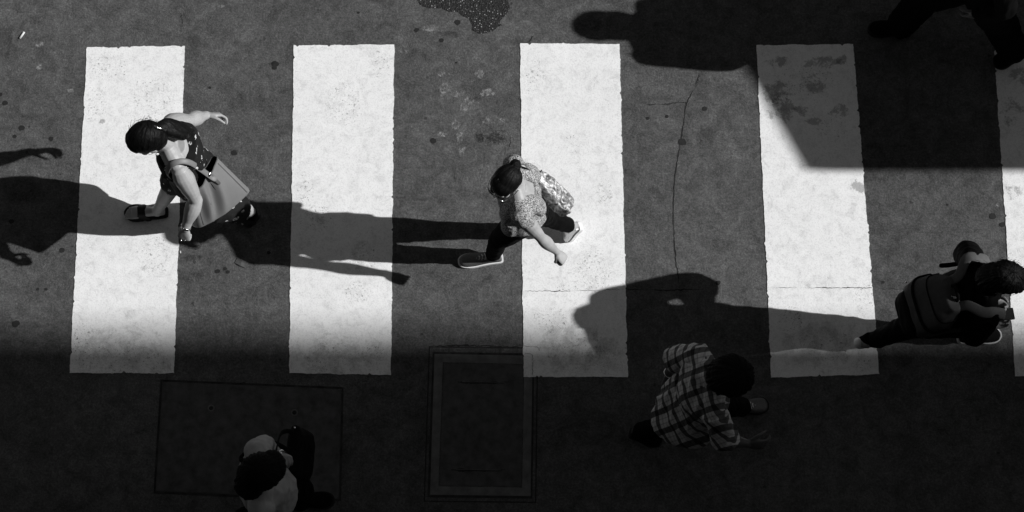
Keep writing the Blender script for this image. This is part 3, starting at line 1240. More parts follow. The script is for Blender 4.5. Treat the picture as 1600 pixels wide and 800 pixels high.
def flyaways(root, fr, anchor, r0, count, seed, length=.09):
    """single loose hairs lifting off the crown and the nape"""
    rnd = random.Random(seed)
    b = bmesh.new()
    ax = anchor.normalized()
    for i in range(count):
        d = V((rnd.gauss(0, 1), rnd.gauss(0, 1), rnd.gauss(0, 1))).normalized()
        if d.dot(fr.f) > .75 or d.dot(fr.u) < -.3:
            continue
        p = fr.p(-.015, 0, .03) + V((d.x, d.y, d.z)) * r0 * rnd.uniform(.92, 1.0)
        t = (ax - d * ax.dot(d)).normalized()
        L = length * rnd.uniform(.5, 1.2)
        q = [p]
        for k in range(4):
            p = p + (t * 1.0 + d * rnd.uniform(-.25, .12) + V((rnd.gauss(0, .14), rnd.gauss(0, .14), rnd.gauss(0, .14)))).normalized() * L / 4
            q.append(p)
        tube(b, q, [.0011, .0011, .001, .0009, .0006], 4, 2, cap=False)
    return put('loose_hair', b, M['hair_matt'], root)


def jeans(root, j, name, mat, s=1.0, rad=(.105, .10, .082, .070, .066, .062, .060), wid=.16, dep=.118, fwd=V((-1, 0, 0)), amp=.006, t1=.30, end=(.95, .95), seed=1, grow=.012):
    b = bmesh.new()
    add_trunk(b, j, wid, dep, fwd, grow, -.2, t1)
    for sd, e in zip('lr', end):
        h, k, a = j[sd + 'hip'], j[sd + 'k'], j[sd + 'a']
        q = a - k
        tube(b, [h, h + (k - h) * .35, h + (k - h) * .75, k, k + q * .35 * e, k + q * .7 * e, k + q * e], [r * s for r in rad], 18, 4)
    return fuse(name, b, .0062, mat, root, 5, folds(amp, 14, V((0, 0, 1)), .8, seed))


# ------------------------------------------------------------------ the woman with the tote
fw = V((-1, -.12, 0)).normalized()
j = J(head=(231, 217, 1.50), neck=(262, 230, 1.35), rs=(268, 193, 1.30), ls=(284, 272, 1.29), le=(306, 313, 1.08), lw=(290, 356, .92),
      re=(297, 188, 1.08), rw=(322, 180, .92))
j['lhip'] = V((-1.86, 2.99, .84))
j['rhip'] = V((-1.90, 3.15, .84))
j['rk'] = V((-2.07, 3.13, .47))
j['ra'] = W(246, 329, .09)
j['lk'] = V((-1.83, 2.98, .45))
j['la'] = W(387, 326, .17)
report('tote woman', j)
woman = empty('person', V((-1.92, 3.04, 0)), 'woman in printed black jumpsuit and sandals striding over the first stripe with a tote', 'person', 'people walking over the crossing')
toeR, heelR = W(197, 333, .022), W(260, 331, .022)
toeL, heelL = W(379, 346, .02), W(402, 331, .13)
fr = build_body(woman, j, V((-.86, -.32, -.42)), V((-.42, -.12, .9)), M['skin_fair'], 1.0, .165, .125, fw, armk=1.12,
                lhand=dict(d=V((-.25, -.5, -.8)), palm=V((.2, .6, -.35)), thumb=V((-1, 0, 0)), curl=(.9, 1.2, .8)),
                rhand=dict(d=V((.8, .15, -.35)), palm=V((-.1, -.9, -.4)), thumb=V((0, 0, 1)), curl=(.5, .7, .5), spread=.2),
                lfoot=(heelL, toeL, -1), rfoot=(heelR, toeR, 1))
anchor = (fr.f * -.6 + fr.u * .35 + fr.l * -.45)
b = bmesh.new()
for (f, l, u, rf, rl, ru) in [(-.012, 0, .040, .108, .090, .094), (-.035, 0, -.005, .080, .084, .085), (.045, .0, .055, .055, .074, .055)]:
    ball(b, fr.p(f, l, u), fr.f * rf, fr.l * rl, fr.u * ru)
clip = W(250, 200, 1.56)
tube(b, [W(240, 206, 1.575), clip, W(262, 195, 1.53), W(277, 198, 1.47), W(292, 203, 1.42), W(304, 204, 1.38)], [.045, .034, .040, .038, .026, .006], 16, 5, flat=.7, flat_axis=V((0, 1, 0)))
tube(b, [W(250, 200, 1.55), W(268, 206, 1.50), W(284, 212, 1.44), W(297, 213, 1.38)], [.03, .034, .026, .006], 14, 4)
finish_hair(woman, b, fr, anchor, M['hair'], .0030)
flyaways(woman, fr, anchor, .106, 90, 3, .07)
b = bmesh.new()
tube(b, [W(235, 196, 1.60), W(243, 198, 1.615), W(251, 201, 1.605), W(259, 203, 1.575)], [.004, .006, .006, .004], 8, 4)
ball(b, W(245.5, 199.5, 1.62), V((.009, 0, 0)), V((0, .009, 0)), V((0, 0, .007)), 12, 8)
put('hair_clip', b, M['metal'], woman)
b = bmesh.new()
ball(b, fr.p(.0, .088, -.045), fr.f * .010, fr.l * .005, fr.u * .012, 12, 8)
put('earring', b, M['rubberwhite'], woman)
# jumpsuit: bodice with shoulder straps, wide cropped legs
b = bmesh.new()
add_trunk(b, j, .172, .132, fw, .012, -.2, .80)
add_trunk(b, j, .168, .126, fw, .012, .42, .93)
up_ = ((j['ls'] + j['rs']) - (j['lhip'] + j['rhip'])) / 2
sl_ = (j['ls'] - j['rs']).normalized()
fwo = (fw - up_.normalized() * fw.dot(up_.normalized())).normalized()
mid = (j['ls'] + j['rs']) / 2
# right shoulder panel fills towards the arm; scooped at the left where the skin shows
loft(b, [(mid + up_ * -.30, sl_ * .165, fwo * .128), (mid + up_ * -.10, sl_ * .158, fwo * .112), (mid + up_ * -.03 - fwo * .03, sl_ * .150, fwo * .085), (mid + up_ * .06 - fwo * .065 - sl_ * .02, sl_ * .125, fwo * .060)], 26, 3)
for sg, w in ((-1, .052), (1, .026)):
    o = sl_ * (.098 if sg < 0 else .108) * sg
    tube(b, [mid + o - fwo * .100 - up_ * .18, mid + o - fwo * .085 - up_ * .02, mid + o + up_ * .062, mid + o + fwo * .070 - up_ * .02, mid + o + fwo * .11 - up_ * .2], [w] * 5, 14, 4, flat=.6, flat_axis=sl_)
for sd, e, kk in (('l', .74, .86), ('r', -.06, .80)):
    h, k, a = j[sd + 'hip'], j[sd + 'k'], j[sd + 'a']
    qv = a - k
    tube(b, [h, h + (k - h) * .4, h + (k - h) * .8, k, k + qv * .5 * e, k + qv * e], [.115 * kk, .122 * kk, .118 * kk, .112 * kk, .110 * kk, .112 * kk], 20, 4, cap=False)
fuse('jumpsuit', b, .0058, M['print'], woman, 5, folds(.010, 11, V((.3, 0, 1)), .45, 3))
# sandals
for heel, toe in ((heelR, toeR), (heelL, toeL)):
    d = (toe - heel)
    L = d.length
    d.normalize()
    w = UP.cross(d).normalized()
    un = d.cross(w)
    b = bmesh.new()
    rows = [(-.04, .014), (-.01, .034), (.2, .042), (.45, .045), (.7, .056), (.88, .052), (1.0, .030), (1.05, .008)]
    rs = catmull([list(r) for r in rows], 4)
    loop = [heel + d * r[0] * L + w * r[1] for r in rs] + [heel + d * r[0] * L - w * r[1] for r in reversed(rs)]
    hi = [b.verts.new(p + un * .006) for p in loop]
    lo = [b.verts.new(p - un * .020) for p in loop]
    n = len(hi)
    for i in range(n):
        b.faces.new((lo[i], lo[(i + 1) % n], hi[(i + 1) % n], hi[i]))
    b.faces.new(hi)
    b.faces.new(list(reversed(lo)))
    sd = put('sandal', b, M['rubberblack'], woman, False)
    b = bmesh.new()
    for x0, x1, hh in ((.46, .66, .054), (.64, .54, .050)):
        tube(b, [heel + d * x0 * L + w * .046 - un * .004, heel + d * (x0 + x1) / 2 * L + w * .028 + un * (hh - .008), heel + d * (x0 + x1) / 2 * L + un * hh, heel + d * (x0 + x1) / 2 * L - w * .028 + un * (hh - .008), heel + d * x1 * L - w * .046 - un * .004], [.024] * 5, 12, 4, flat=.25, flat_axis=d)
    put('strap', b, M['rubberblack'], sd)
# wrist watch
wd_ = (j['lw'] - j['le']).normalized()
u1 = wd_.orthogonal().normalized()
u2 = wd_.cross(u1)
b = bmesh.new()
cw = j['lw'] - wd_ * .008
tube(b, [cw + (u1 * math.cos(a) + u2 * math.sin(a)) * .0285 for a in [i * math.pi / 8 for i in range(17)]], [.008] * 17, 8, 1, flat=.35, flat_axis=wd_)
ball(b, cw + V((.010, .012, .024)), V((.014, 0, 0)), V((0, .014, 0)), V((0, 0, .005)), 14, 8)
put('watch', b, M['metal'], woman)
hd = V((-.25, -.5, -.8)).normalized()
for o in (-.012, .010):
    b = bmesh.new()
    ball(b, j['lw'] + hd * .088 + V((o, -.012, .004)), V((.006, 0, 0)), V((0, .006, 0)), V((0, 0, .006)), 10, 6)
    put('ring', b, M['metal'], woman)

# tote
TR, TL, BR, BL = W(340, 249, 1.15), W(304, 304, 1.14), W(394, 300, .85), W(319, 361, .84)
tote = empty('tote_bag', W(357, 330, .65), 'large smooth grey leather tote hanging from the shoulder of the woman in printed jumpsuit', 'bag')
b = bmesh.new()
nrm = (BR - TR).cross(TL - TR).normalized()
if nrm.x < 0:
    nrm = -nrm
N = 6
rings = []


def tote_ring(t, inset=0.0):
    a = TR.lerp(BR, t)
    c = TL.lerp(BL, t)
    th = .05 + .075 * min(1, t * 1.3)
    lat = (c - a).normalized()
    a = a + lat * inset
    c = c - lat * inset
    mid_ = -nrm * (th - inset * 2)
    a0, c0 = a - nrm * inset, c - nrm * inset
    sag = nrm * (.020 * math.sin(t * 3.1))
    bend = lambda u: nrm * (-.12 * max(0, u - .45) ** 2 * (.4 + .6 * t) - .05 * max(0, .12 - u))
    ring = []
    for k in range(17):
        u = k / 16
        ring.append(a0.lerp(c0, u) + bend(u) + nrm * (.012 * math.sin(math.pi * u)) + sag * math.sin(math.pi * u) * .6 + nrm * (.020 * math.exp(-((u - .30 - .30 * t) / .07) ** 2) - .030 * math.exp(-((u - .50 - .22 * t) / .075) ** 2) + .024 * math.exp(-((u - .72 - .1 * t) / .06) ** 2) - .018 * math.exp(-((u - .90) / .05) ** 2)) * max(0.0, math.sin(math.pi * min(1, t * .92 + .08))) ** .7)
    ring.append(c0 + bend(1) + mid_ * .3 + lat * .012)
    ring.append(c0 + bend(1) + mid_ * .7 + lat * .010)
    for k in range(9):
        u = 1 - k / 8
        ring.append(a0.lerp(c0, u) + bend(u) + mid_)
    ring.append(a0 + mid_ * .7 - lat * .010)
    ring.append(a0 + mid_ * .3 - lat * .012)
    return ring


rows = [tote_ring(t) for t in (0, .02, .12, .25, .4, .55, .7, .82, .92, .98)]
last = tote_ring(1.0, .012)
rows.append(last)
inner = [tote_ring(t, .006) for t in (.5, .02, 0)]
vs = skin_rings(b, rows, close=False)
b.faces.new(vs[-1])
bo = put('bag_body', b, M['tote'], tote)
mod = bo.modifiers.new('s', 'SUBSURF')
mod.levels = mod.render_levels = 2
b = bmesh.new()
vs = skin_rings(b, [inner[2], inner[1], inner[0]], close=False)
b.faces.new(vs[-1])
put('lining', b, M['lining'], tote)
b = bmesh.new()
rr = tote_ring(.005)
tube(b, rr + [rr[0]], [.004] * (len(rr) + 1), 8, 1, cap=False)
put('rim', b, M['toteedge'], tote)
for u0 in (1, 15):
    b = bmesh.new()
    sp_ = [V(tote_ring(t)[u0]) + nrm * .0015 for t in (.05, .2, .35, .5, .65, .8, .93)]
    tube(b, sp_, [.0022] * len(sp_), 6, 3, cap=False)
    put('seam', b, M['toteedge'], tote)
b = bmesh.new()
st1 = [TR.lerp(TL, .42) + (BR - TR) * .10 + nrm * .026, TR.lerp(TL, .44) + nrm * .022, W(313, 264, 1.25), W(298, 254.5, 1.345), W(283, 252, 1.385), W(270, 256, 1.385), W(262, 264, 1.34), W(264, 276, 1.26), W(285, 285, 1.2), TR.lerp(TL, .85) - nrm * .06]
tube(b, st1, [.017] * len(st1), 12, 5, flat=.25, flat_axis=V((.2, 1, .0)))
put('strap', b, M['tote'], tote)
b = bmesh.new()
f0 = TR.lerp(TL, .42)
dn = (BR - TR).normalized()
lt = (TL - TR).normalized()
p = [f0 + dn * .01 + nrm * .022, f0 + dn * .085 + nrm * .026]
tube(b, p, [.010, .010], 12, 2, flat=.25, flat_axis=lt)
put('strap_tab', b, M['toteedge'], tote)
b = bmesh.new()
ball(b, f0 - dn * .012 + nrm * .030, lt * .016, dn * .012, nrm * .006, 12, 8)
put('buckle', b, M['metal'], tote)

# ------------------------------------------------------------------ the woman with spectacles
fw = V((-1, -.22, 0)).normalized()
j = J(head=(791, 284, 1.43), neck=(806, 293, 1.28), rs=(803, 259, 1.23), ls=(816, 338, 1.21), le=(846, 372, .95), lw=(870, 394, .76),
      re=(794, 268, .98), rw=(790, 294, 1.07), lhip=(818, 343, .80), rhip=(826, 318, .80), lk=(779, 376, .46), la=(770, 398, .085), rk=(853, 339, .44), ra=(888, 352, .20))
report('glasses woman', j)
girl = empty('person', W(822, 385, 0), 'woman in round spectacles, sleeveless tweed tunic and black trousers striding off the third stripe', 'person', 'people walking over the crossing')
toeL, heelL = W(717, 410, .0), W(785, 404, .0)
toeR, heelR = W(886, 371, .0), W(909, 352, .15)
fr = build_body(girl, j, V((-.62, -.72, -.30)), V((-.16, -.28, .94)), M['skin_fair'], .92, .145, .11, fw, armk=1.0, hs=.94,
                lhand=dict(d=V((.55, -.45, -.55)), palm=V((-.5, .1, -.7)), thumb=V((-.5, -.7, 0)), curl=(1.3, 1.5, 1.0), s=.95),
                rhand=dict(d=V((-.3, -.6, .5)), palm=V((.8, 0, 0)), thumb=V((0, 0, 1)), curl=(1.2, 1.3, .9)),
                lfoot=(heelL + V((0, 0, .02)), toeL.lerp(heelL, .1) + V((0, 0, .015))), rfoot=(heelR + V((-.01, 0, .02)), toeR.lerp(heelR, .1) + V((0, 0, .02))))
anchor = (fr.f * -.8 + fr.u * .25)
b = bmesh.new()
for (f, l, u, rf, rl, ru) in [(-.018, 0, .042, .100, .082, .080), (-.040, 0, .0, .068, .076, .070), (.024, 0, .062, .066, .074, .056)]:
    ball(b, fr.p(f * .94, l, u * .94), fr.f * rf * .94, fr.l * rl * .94, fr.u * ru * .94)
ball(b, W(805, 258, 1.50), V((.034, 0, 0)), V((0, .034, 0)), V((0, 0, .034)))
finish_hair(girl, b, fr, anchor, M['hair'], .0025)
# spectacles
for k in (-1, 1):
    pass
gl = bmesh.new()
for k in (-1, 1):
    c = fr.p(.103, k * .034, .004)
    pts = [c + fr.l * .027 * math.cos(a) + fr.u * .022 * math.sin(a) + fr.f * (-.010 * abs(math.cos(a)) if math.cos(a) * k > 0 else 0) for a in [i * math.pi / 9 for i in range(19)]]
    tube(gl, pts, [.0035] * 19, 8, 1)
    tube(gl, [fr.p(.092, k * .061, .008), fr.p(.05, k * .078, .008), fr.p(-.01, k * .082, .004)], [.003, .003, .003], 8, 3)
tube(gl, [fr.p(.105, -.009, .008), fr.p(.110, 0, .011), fr.p(.105, .009, .008)], [.003] * 3, 8, 3)
go = put('spectacles', gl, M['metal'], girl)
for k in (-1, 1):
    b = bmesh.new()
    ball(b, fr.p(.1015, k * .034, .004), fr.l * .025, fr.u * .020, fr.f * .002, 16, 8)
    put('lens', b, M['glass'], go)
# tunic
b = bmesh.new()
add_trunk(b, j, .150, .118, fw, .014, .05, .93)
up_ = ((j['ls'] + j['rs']) - (j['lhip'] + j['rhip'])) / 2
sl_ = (j['ls'] - j['rs']).normalized()
fwo = (fw - up_.normalized() * fw.dot(up_.normalized())).normalized()
mid = (j['ls'] + j['rs']) / 2
for sg in (-1, 1):
    o = sl_ * .092 * sg
    tube(b, [mid + o - fwo * .10 - up_ * .2, mid + o - fwo * .07 - up_ * .01, mid + o + up_ * .075, mid + o + fwo * .062 - up_ * .02, mid + o + fwo * .10 - up_ * .2], [.058, .056, .044, .052, .056], 16, 4, flat=.62, flat_axis=sl_)
for k_ in ('ls', 'rs'):
    tube(b, [j['neck'] + (j[k_] - j['neck']) * .55 + V((0, 0, .004)), j[k_] + V((0, 0, .004)), j[k_] + (j[k_[0] + 'e'] - j[k_]) * .13], [.056, .062, .060], 16, 4)
# flaring skirt of the tunic, carried forward by the leading leg
hc = (j['lhip'] + j['rhip']) / 2
lat = (j['lhip'] - j['rhip']).normalized()
loft(b, [(hc + up_ * .30, lat * .140, fw * .118), (hc + V((0, 0, .03)) + fw * .01, lat * .160, fw * .135), (hc - fw * .01 + V((0, 0, -.03)), lat * .155, fw * .125)], 28, 4)
fuse('tunic', b, .0055, M['tweed'], girl, 4, folds(.009, 12, V((0, 0, 1)), .35, 5))
jeans(girl, j, 'trousers', M['blackcloth'], .92, (.102, .096, .078, .066, .060, .056, .054), .14, .11, fw, .007, .1, (.92, .95), 6)
so1 = shoe(girl, heelL, toeL, UP, .96, M['greyshoe'], M['rubberwhite'], M['lace'])
so2 = shoe(girl, heelR, toeR, V((-.2, 0, 1)), .96, M['silver'], M['rubberwhite'], M['lace'])
so2['label'] = 'silver high top sneaker with the heel lifted'

# metallic bag
fb = empty('shoulder_bag', W(866, 300, .85), 'crinkled shiny silver bag swinging behind the woman in the tweed tunic', 'bag')
p0, p1 = W(839, 273, 1.10), W(887, 326, .90)
ax = (p1 - p0).normalized()
side = ax.cross(V((.3, .3, 1))).normalized()
nn = side.cross(ax)
if nn.z < 0:
    nn = -nn
b = bmesh.new()
Lb = (p1 - p0).length
loft(b, [(p0, side * .034, nn * .014), (p0 + ax * .03, side * .044, nn * .026), (p0 + ax * Lb * .4, side * .056, nn * .042), (p0 + ax * Lb * .75, side * .062, nn * .046), (p0 + ax * Lb * .97, side * .060, nn * .040), (p1, side * .056, nn * .030)], 24, 4, 5)
fuse('bag_body', b, .005, M['foil'], fb, 3, folds(.011, 24, ax, .6, 9))
b = bmesh.new()
tube(b, [p0 - side * .02 + ax * .02, W(832, 266, 1.22), W(818, 258, 1.305), W(806, 256, 1.30), W(797, 262, 1.22), W(806, 274, 1.08), W(828, 290, 1.0), p0 + side * .02 - nn * .01], [.017] * 8, 12, 5, flat=.3, flat_axis=V((.5, -.6, 0)))
put('strap', b, M['foil'], fb)
b = bmesh.new()
tube(b, [p0 + ax * .01 - side * .04 + nn * .012, p0 + nn * .024 - ax * .004, p0 + ax * .01 + side * .04 + nn * .012], [.004] * 3, 8, 4)
put('zip', b, M['metal'], fb)

# ------------------------------------------------------------------ the man with the backpack
fw = V((1, .05, 0)).normalized()
j = J(head=(1566, 436, 1.48), neck=(1541, 448, 1.39), ls=(1518, 407, 1.36), rs=(1543, 494, 1.34), le=(1511, 397, 1.04), lw=(1545, 465, 1.08), re=(1521, 521, 1.04), rw=(1539, 507, 1.04),
      lhip=(1484, 468, .88), rhip=(1492, 497, .88), rk=(1425, 508, .44), ra=(1360, 534, .11), lk=(1527, 497, .48), la=(1510, 524, .08))
report('backpack man', j)
man = empty('person', W(1450, 533, 0), 'dark haired person in black looking down at a phone, with a grey backpack', 'person', 'people walking over the crossing')
toeL, heelL = W(1562, 524, 0), W(1496, 529, 0)
toeR, heelR = W(1394, 524, 0), W(1337, 538, .085)
fr = build_body(man, j, V((.78, -.12, -.62)), V((.58, .0, .8)), M['skin_mid'], 1.0, .155, .115, fw,
                lhand=dict(d=V((.75, -.6, .05)), palm=V((-.2, -.5, .6)), thumb=V((0, -.3, 1)), curl=(.7, .8, .5)),
                rhand=dict(d=V((.95, .12, .05)), palm=V((0, .3, 1)), thumb=V((0, 1, .2)), curl=(.35, .5, .4), spread=.15),
                lfoot=(heelL + V((0, 0, .02)), toeL.lerp(heelL, .1) + V((0, 0, .015))), rfoot=(heelR + V((0, 0, .02)), toeR.lerp(heelR, .1) + V((0, 0, .02))))
anchor = fr.u * .9 + fr.f * -.4
b = bmesh.new()
for (f, l, u, rf, rl, ru) in [(-.016, 0, .040, .112, .092, .092), (-.056, 0, -.030, .074, .084, .095), (.045, 0, .062, .064, .082, .050), (.082, .01, .055, .030, .06, .03)]:
    ball(b, fr.p(f, l, u), fr.f * rf, fr.l * rl, fr.u * ru)
finish_hair(man, b, fr, anchor, M['hair'], .007)
flyaways(man, fr, anchor, .108, 160, 5, .05)
sl_ = (j['ls'] - j['rs']).normalized()
up_ = ((j['ls'] + j['rs']) - (j['lhip'] + j['rhip'])) / 2
b = bmesh.new()
add_trunk(b, j, .160, .120, fw, .016, -.2, 1.12)
add_shoulders(b, j, 1.0, .010)
for sd in 'lr':
    s_, e_, w_ = j[sd + 's'], j[sd + 'e'], j[sd + 'w']
    tube(b, [s_ - (e_ - s_) * .05, s_ + (e_ - s_) * .4, e_, e_ + (w_ - e_) * .35, e_ + (w_ - e_) * .55], [.072, .078, .076, .068, .056], 18, 4)
fuse('jacket', b, .006, M['blackcloth'], man, 4, folds(.008, 13, UP, .6, 11))
b = bmesh.new()
tube(b, [j['neck'] + V((.056 * math.cos(a) + .012, .070 * math.sin(a), .012 + .026 * math.cos(a) * -1)) for a in [i * math.pi / 8 for i in range(17)]], [.032] * 17, 10, 1, cap=False, flat=.7)
put('collar', b, M['darkcloth'], man)
jeans(man, j, 'trousers', M['darkcloth'], 1.0, (.108, .104, .088, .078, .070, .060, .055), .155, .118, fw, .010, .25, (.95, .88), 12)
shoe(man, heelL, toeL, UP, 1.05, M['darkcloth'], M['rubberwhite'], M['lace'])
so3 = shoe(man, heelR, toeR, UP, 1.05, M['blackcloth'], M['rubberwhite'], None)
b = bmesh.new()
ball(b, heelR + V((.006, 0, .040)), V((.026, 0, 0)), V((0, .034, 0)), V((0, 0, .030)))
put('heel_cap', b, M['rubberwhite'], so3)
b = bmesh.new()
wdv = (j['rw'] - j['re']).normalized()
u1 = wdv.orthogonal().normalized()
u2 = wdv.cross(u1)
for i in range(10):
    a = i * math.pi / 5
    ball(b, j['rw'] - wdv * .004 + (u1 * math.cos(a) + u2 * math.sin(a)) * .028, V((.006, 0, 0)), V((0, .006, 0)), V((0, 0, .006)), 8, 6)
put('bracelet', b, M['metal'], man)

ph = empty('mobile_phone', W(1567, 492, 1.1), 'black mobile phone held in both hands of the person with the backpack', 'phone')
b = bmesh.new()
box(b, W(1566, 492, 1.10), .135, .068, .009, .12, .003)
put('phone_body', b, M['blackplastic'], ph, False)
b = bmesh.new()
box(b, W(1566, 492, 1.1055), .124, .060, .001, .12)
put('screen', b, M['glass'], ph, False)

# backpack
bk = empty('backpack', V((2.36, 2.45, .95)), 'grey canvas backpack with black piping on the back of the person reading a phone', 'bag')
shC = (j['ls'] + j['rs']) / 2
hipC = (j['lhip'] + j['rhip']) / 2
u_ = (shC - hipC).normalized()
l_ = (sl_ - u_ * sl_.dot(u_)).normalized()
bkv = u_.cross(l_)
if bkv.x > 0:
    bkv = -bkv
base = hipC + u_ * .06 + bkv * .235
hh = .43


def bsec(t, gw=0, gd=0):
    wv = [.128, .150, .162, .165, .162, .154, .132, .095]
    dv = [.075, .100, .110, .108, .100, .085, .064, .035]
    x = t * (len(wv) - 1)
    i = min(int(x), len(wv) - 2)
    k = x - i
    w_, d_ = wv[i] * (1 - k) + wv[i + 1] * k, dv[i] * (1 - k) + dv[i + 1] * k
    return (base + u_ * hh * t - bkv * (.110 - d_) * .9, l_ * (w_ + gw), bkv * (d_ + gd))


b = bmesh.new()
loft(b, [bsec(t) for t in (0, .04, .2, .4, .6, .8, .93, 1.0)], 32, 4, 3.4)
fuse('bag_body', b, .006, M['packgrey'], bk, 4, folds(.006, 12, l_, .6, 15))
b = bmesh.new()
c0, a0, d0 = bsec(.22)
loft(b, [(c0 - u_ * .09 + bkv * .045, a0 * .80, bkv * .065), (c0 - u_ * .06 + bkv * .045, a0 * .86, bkv * .085), (c0 + u_ * .06 + bkv * .045, a0 * .86, bkv * .085), (c0 + u_ * .095 + bkv * .040, a0 * .78, bkv * .070)], 28, 4, 3.6)
fuse('front_pocket', b, .006, M['packblack'], bk, 4, folds(.005, 14, l_, .6, 16))
for t in (.60, .82):
    c0, a0, d0 = bsec(t, .004, .004)
    pts = []
    for k in range(25):
        th = -.12 + (math.pi + .24) * k / 24
        x, y = math.cos(th), math.sin(th)
        x = math.copysign(abs(x) ** (2 / 3.4), x)
        y = math.copysign(abs(y) ** (2 / 3.4), y)
        pts.append(c0 + a0 * x + d0 * y)
    b = bmesh.new()
    tube(b, pts, [.014 if t < .7 else .006] * 25, 10, 1, flat=.5, flat_axis=u_)
    put('piping', b, M['packblack'], bk)
b = bmesh.new()
c0, a0, d0 = bsec(.97)
tube(b, [c0 + l_ * .045 - bkv * .02, c0 + l_ * .03 + u_ * .045 - bkv * .02, c0 - l_ * .03 + u_ * .045 - bkv * .02, c0 - l_ * .045 - bkv * .02], [.010] * 4, 10, 4)
put('grab_handle', b, M['packblack'], bk)
b = bmesh.new()
ball(b, W(1416, 441, 1.02), V((.008, 0, 0)), V((0, .006, 0)), V((0, 0, .012)), 10, 6)
put('zip_pull', b, M['metal'], bk)
top = bsec(.93)[0]
for sg, S, mid1 in ((1, j['ls'], W(1512, 424, 1.43)), (-1, j['rs'], W(1518, 486, 1.43))):
    o = l_ * .078 * sg
    sp = S * .97 + j['neck'] * .03
    b = bmesh.new()
    pts = [top + o - bkv * .02, top + o * 1.1 + u_ * .05 - bkv * .07, sp + V((-.045, 0, .078)), sp + V((.02, 0, .078)), sp + V((.085, 0, .02)), sp - o * .3 + V((.105, 0, -.13)), hipC + l_ * .165 * sg + u_ * .22 + bkv * .02, bsec(.1)[0] + l_ * .12 * sg]
    tube(b, pts, [.026, .028, .030, .030, .030, .026, .016, .012], 14, 5, flat=.28, flat_axis=l_)
    put('shoulder_strap', b, M['packstrap'], bk)
b = bmesh.new()
p = W(1492, 417, 1.1)
tube(b, [W(1496, 412, 1.12), W(1484, 414, 1.12), W(1471, 415, 1.12)], [.014] * 3, 10, 2, flat=.3, flat_axis=V((0, 1, 0)))
put('strap_end', b, M['packblack'], bk)

# ------------------------------------------------------------------ the man in the plaid shirt
fw = V((1, -.1, 0)).normalized()
j = J(head=(1139, 589, 1.56), neck=(1117, 598, 1.41), ls=(1092, 556, 1.36), rs=(1116, 642, 1.35), le=(1056, 560, 1.10), lw=(1045, 584, .92), re=(1134, 687, 1.08), rw=(1168, 693, 1.02),
      lhip=(1079, 622, .88), rhip=(1086, 651, .88), lk=(1140, 632, .48), la=(1160, 636, .085), rk=(1060, 664, .45), ra=(1000, 674, .14))
report('plaid man', j)
pl = empty('person', W(1088, 664, 0), 'man in plaid shirt with bushy black hair walking in deep shade between two stripes', 'person', 'people walking over the crossing')
toeL, heelL = W(1199, 633, 0), W(1146, 640, 0)
toeR, heelR = W(1030, 690, 0), W(984, 676, .1)
fr = build_body(pl, j, V((.88, -.05, -.42)), V((.4, .0, .9)), M['skin_dark'], 1.0, .16, .12, fw,
                lhand=dict(d=V((-.2, -.5, -.75)), palm=V((.5, -.6, -.2)), thumb=V((1, 0, 0)), curl=(.4, .5, .4)),
                rhand=dict(d=V((.9, -.05, -.2)), palm=V((-.1, .8, -.5)), thumb=V((0, .2, 1)), curl=(.35, .5, .4)),
                lfoot=(heelL + V((0, 0, .02)), toeL.lerp(heelL, .1) + V((0, 0, .015))), rfoot=(heelR + V((0, 0, .02)), toeR.lerp(heelR, .1) + V((0, 0, .02))))
b = bmesh.new()
for (f, l, u, rf, rl, ru) in [(-.008, 0, .045, .122, .116, .104), (-.040, 0, .0, .090, .102, .085), (.04, 0, .065, .072, .095, .06)]:
    ball(b, fr.p(f, l, u), fr.f * rf, fr.l * rl, fr.u * ru)
finish_hair(pl, b, fr, fr.u, M['hair_matt'], .008)

sl_ = (j['ls'] - j['rs']).normalized()
shC = (j['ls'] + j['rs']) / 2
hipC = (j['lhip'] + j['rhip']) / 2
up_ = shC - hipC
un_ = up_.normalized()
fwo = (fw - un_ * fw.dot(un_)).normalized()
b = bmesh.new()
add_trunk(b, j, .168, .128, fw, .018, .05, 1.12)
add_shoulders(b, j, 1.0, .012)
loft(b, [(hipC + up_ * .45, sl_ * .165, fwo * .130), (hipC + up_ * .20 - fwo * .01, sl_ * .180, fwo * .145), (hipC - fwo * .025 - sl_ * .02, sl_ * .185, fwo * .158), (hipC - fwo * .06 - sl_ * .06 - up_ * .14, sl_ * .165, fwo * .165), (hipC - fwo * .09 - sl_ * .085 - up_ * .26, sl_ * .130, fwo * .150)], 28, 4)
for sd, t in (('l', 1.0), ('r', 1.0)):
    s_, e_ = j[sd + 's'], j[sd + 'e']
    d_ = e_ - s_
    tube(b, [s_, s_ + d_ * .4, s_ + d_ * .75, s_ + d_ * t], [.070, .070, .074, .080], 18, 4, cap=False)


def plaid_uv(c):
    q = c - hipC
    return V((q.dot(sl_) + 5, q.dot(un_) + q.dot(fwo) * .9 + .02 * mnoise.noise(q * 9) + 5, 0))


fuse('shirt', b, .0055, M['plaid'], pl, 4, folds(.018, 13, un_ + sl_ * .4, .35, 21), plaid_uv)
b = bmesh.new()
tube(b, [j['neck'] + V((.055 * math.cos(a) + .004, .068 * math.sin(a), .010 - .016 * math.cos(a))) for a in [i * math.pi / 8 for i in range(17)]], [.014] * 17, 10, 1, cap=False, flat=.7)
put('collar', b, M['lightcloth'], pl)
jeans(pl, j, 'trousers', M['blackcloth'], 1.0, (.108, .104, .088, .076, .068, .062, .058), .155, .118, fw, .010, .2, (.95, .95), 22)
shoe(pl, heelL, toeL, UP, 1.05, M['greyshoe'], M['rubberblack'], M['lace'])
shoe(pl, heelR, toeR, UP, 1.05, M['blackcloth'], M['rubberblack'], None)
b = bmesh.new()
wdv = (j['lw'] - j['le']).normalized()
u1 = wdv.orthogonal().normalized()
u2 = wdv.cross(u1)
cw = j['lw'] - wdv * .01
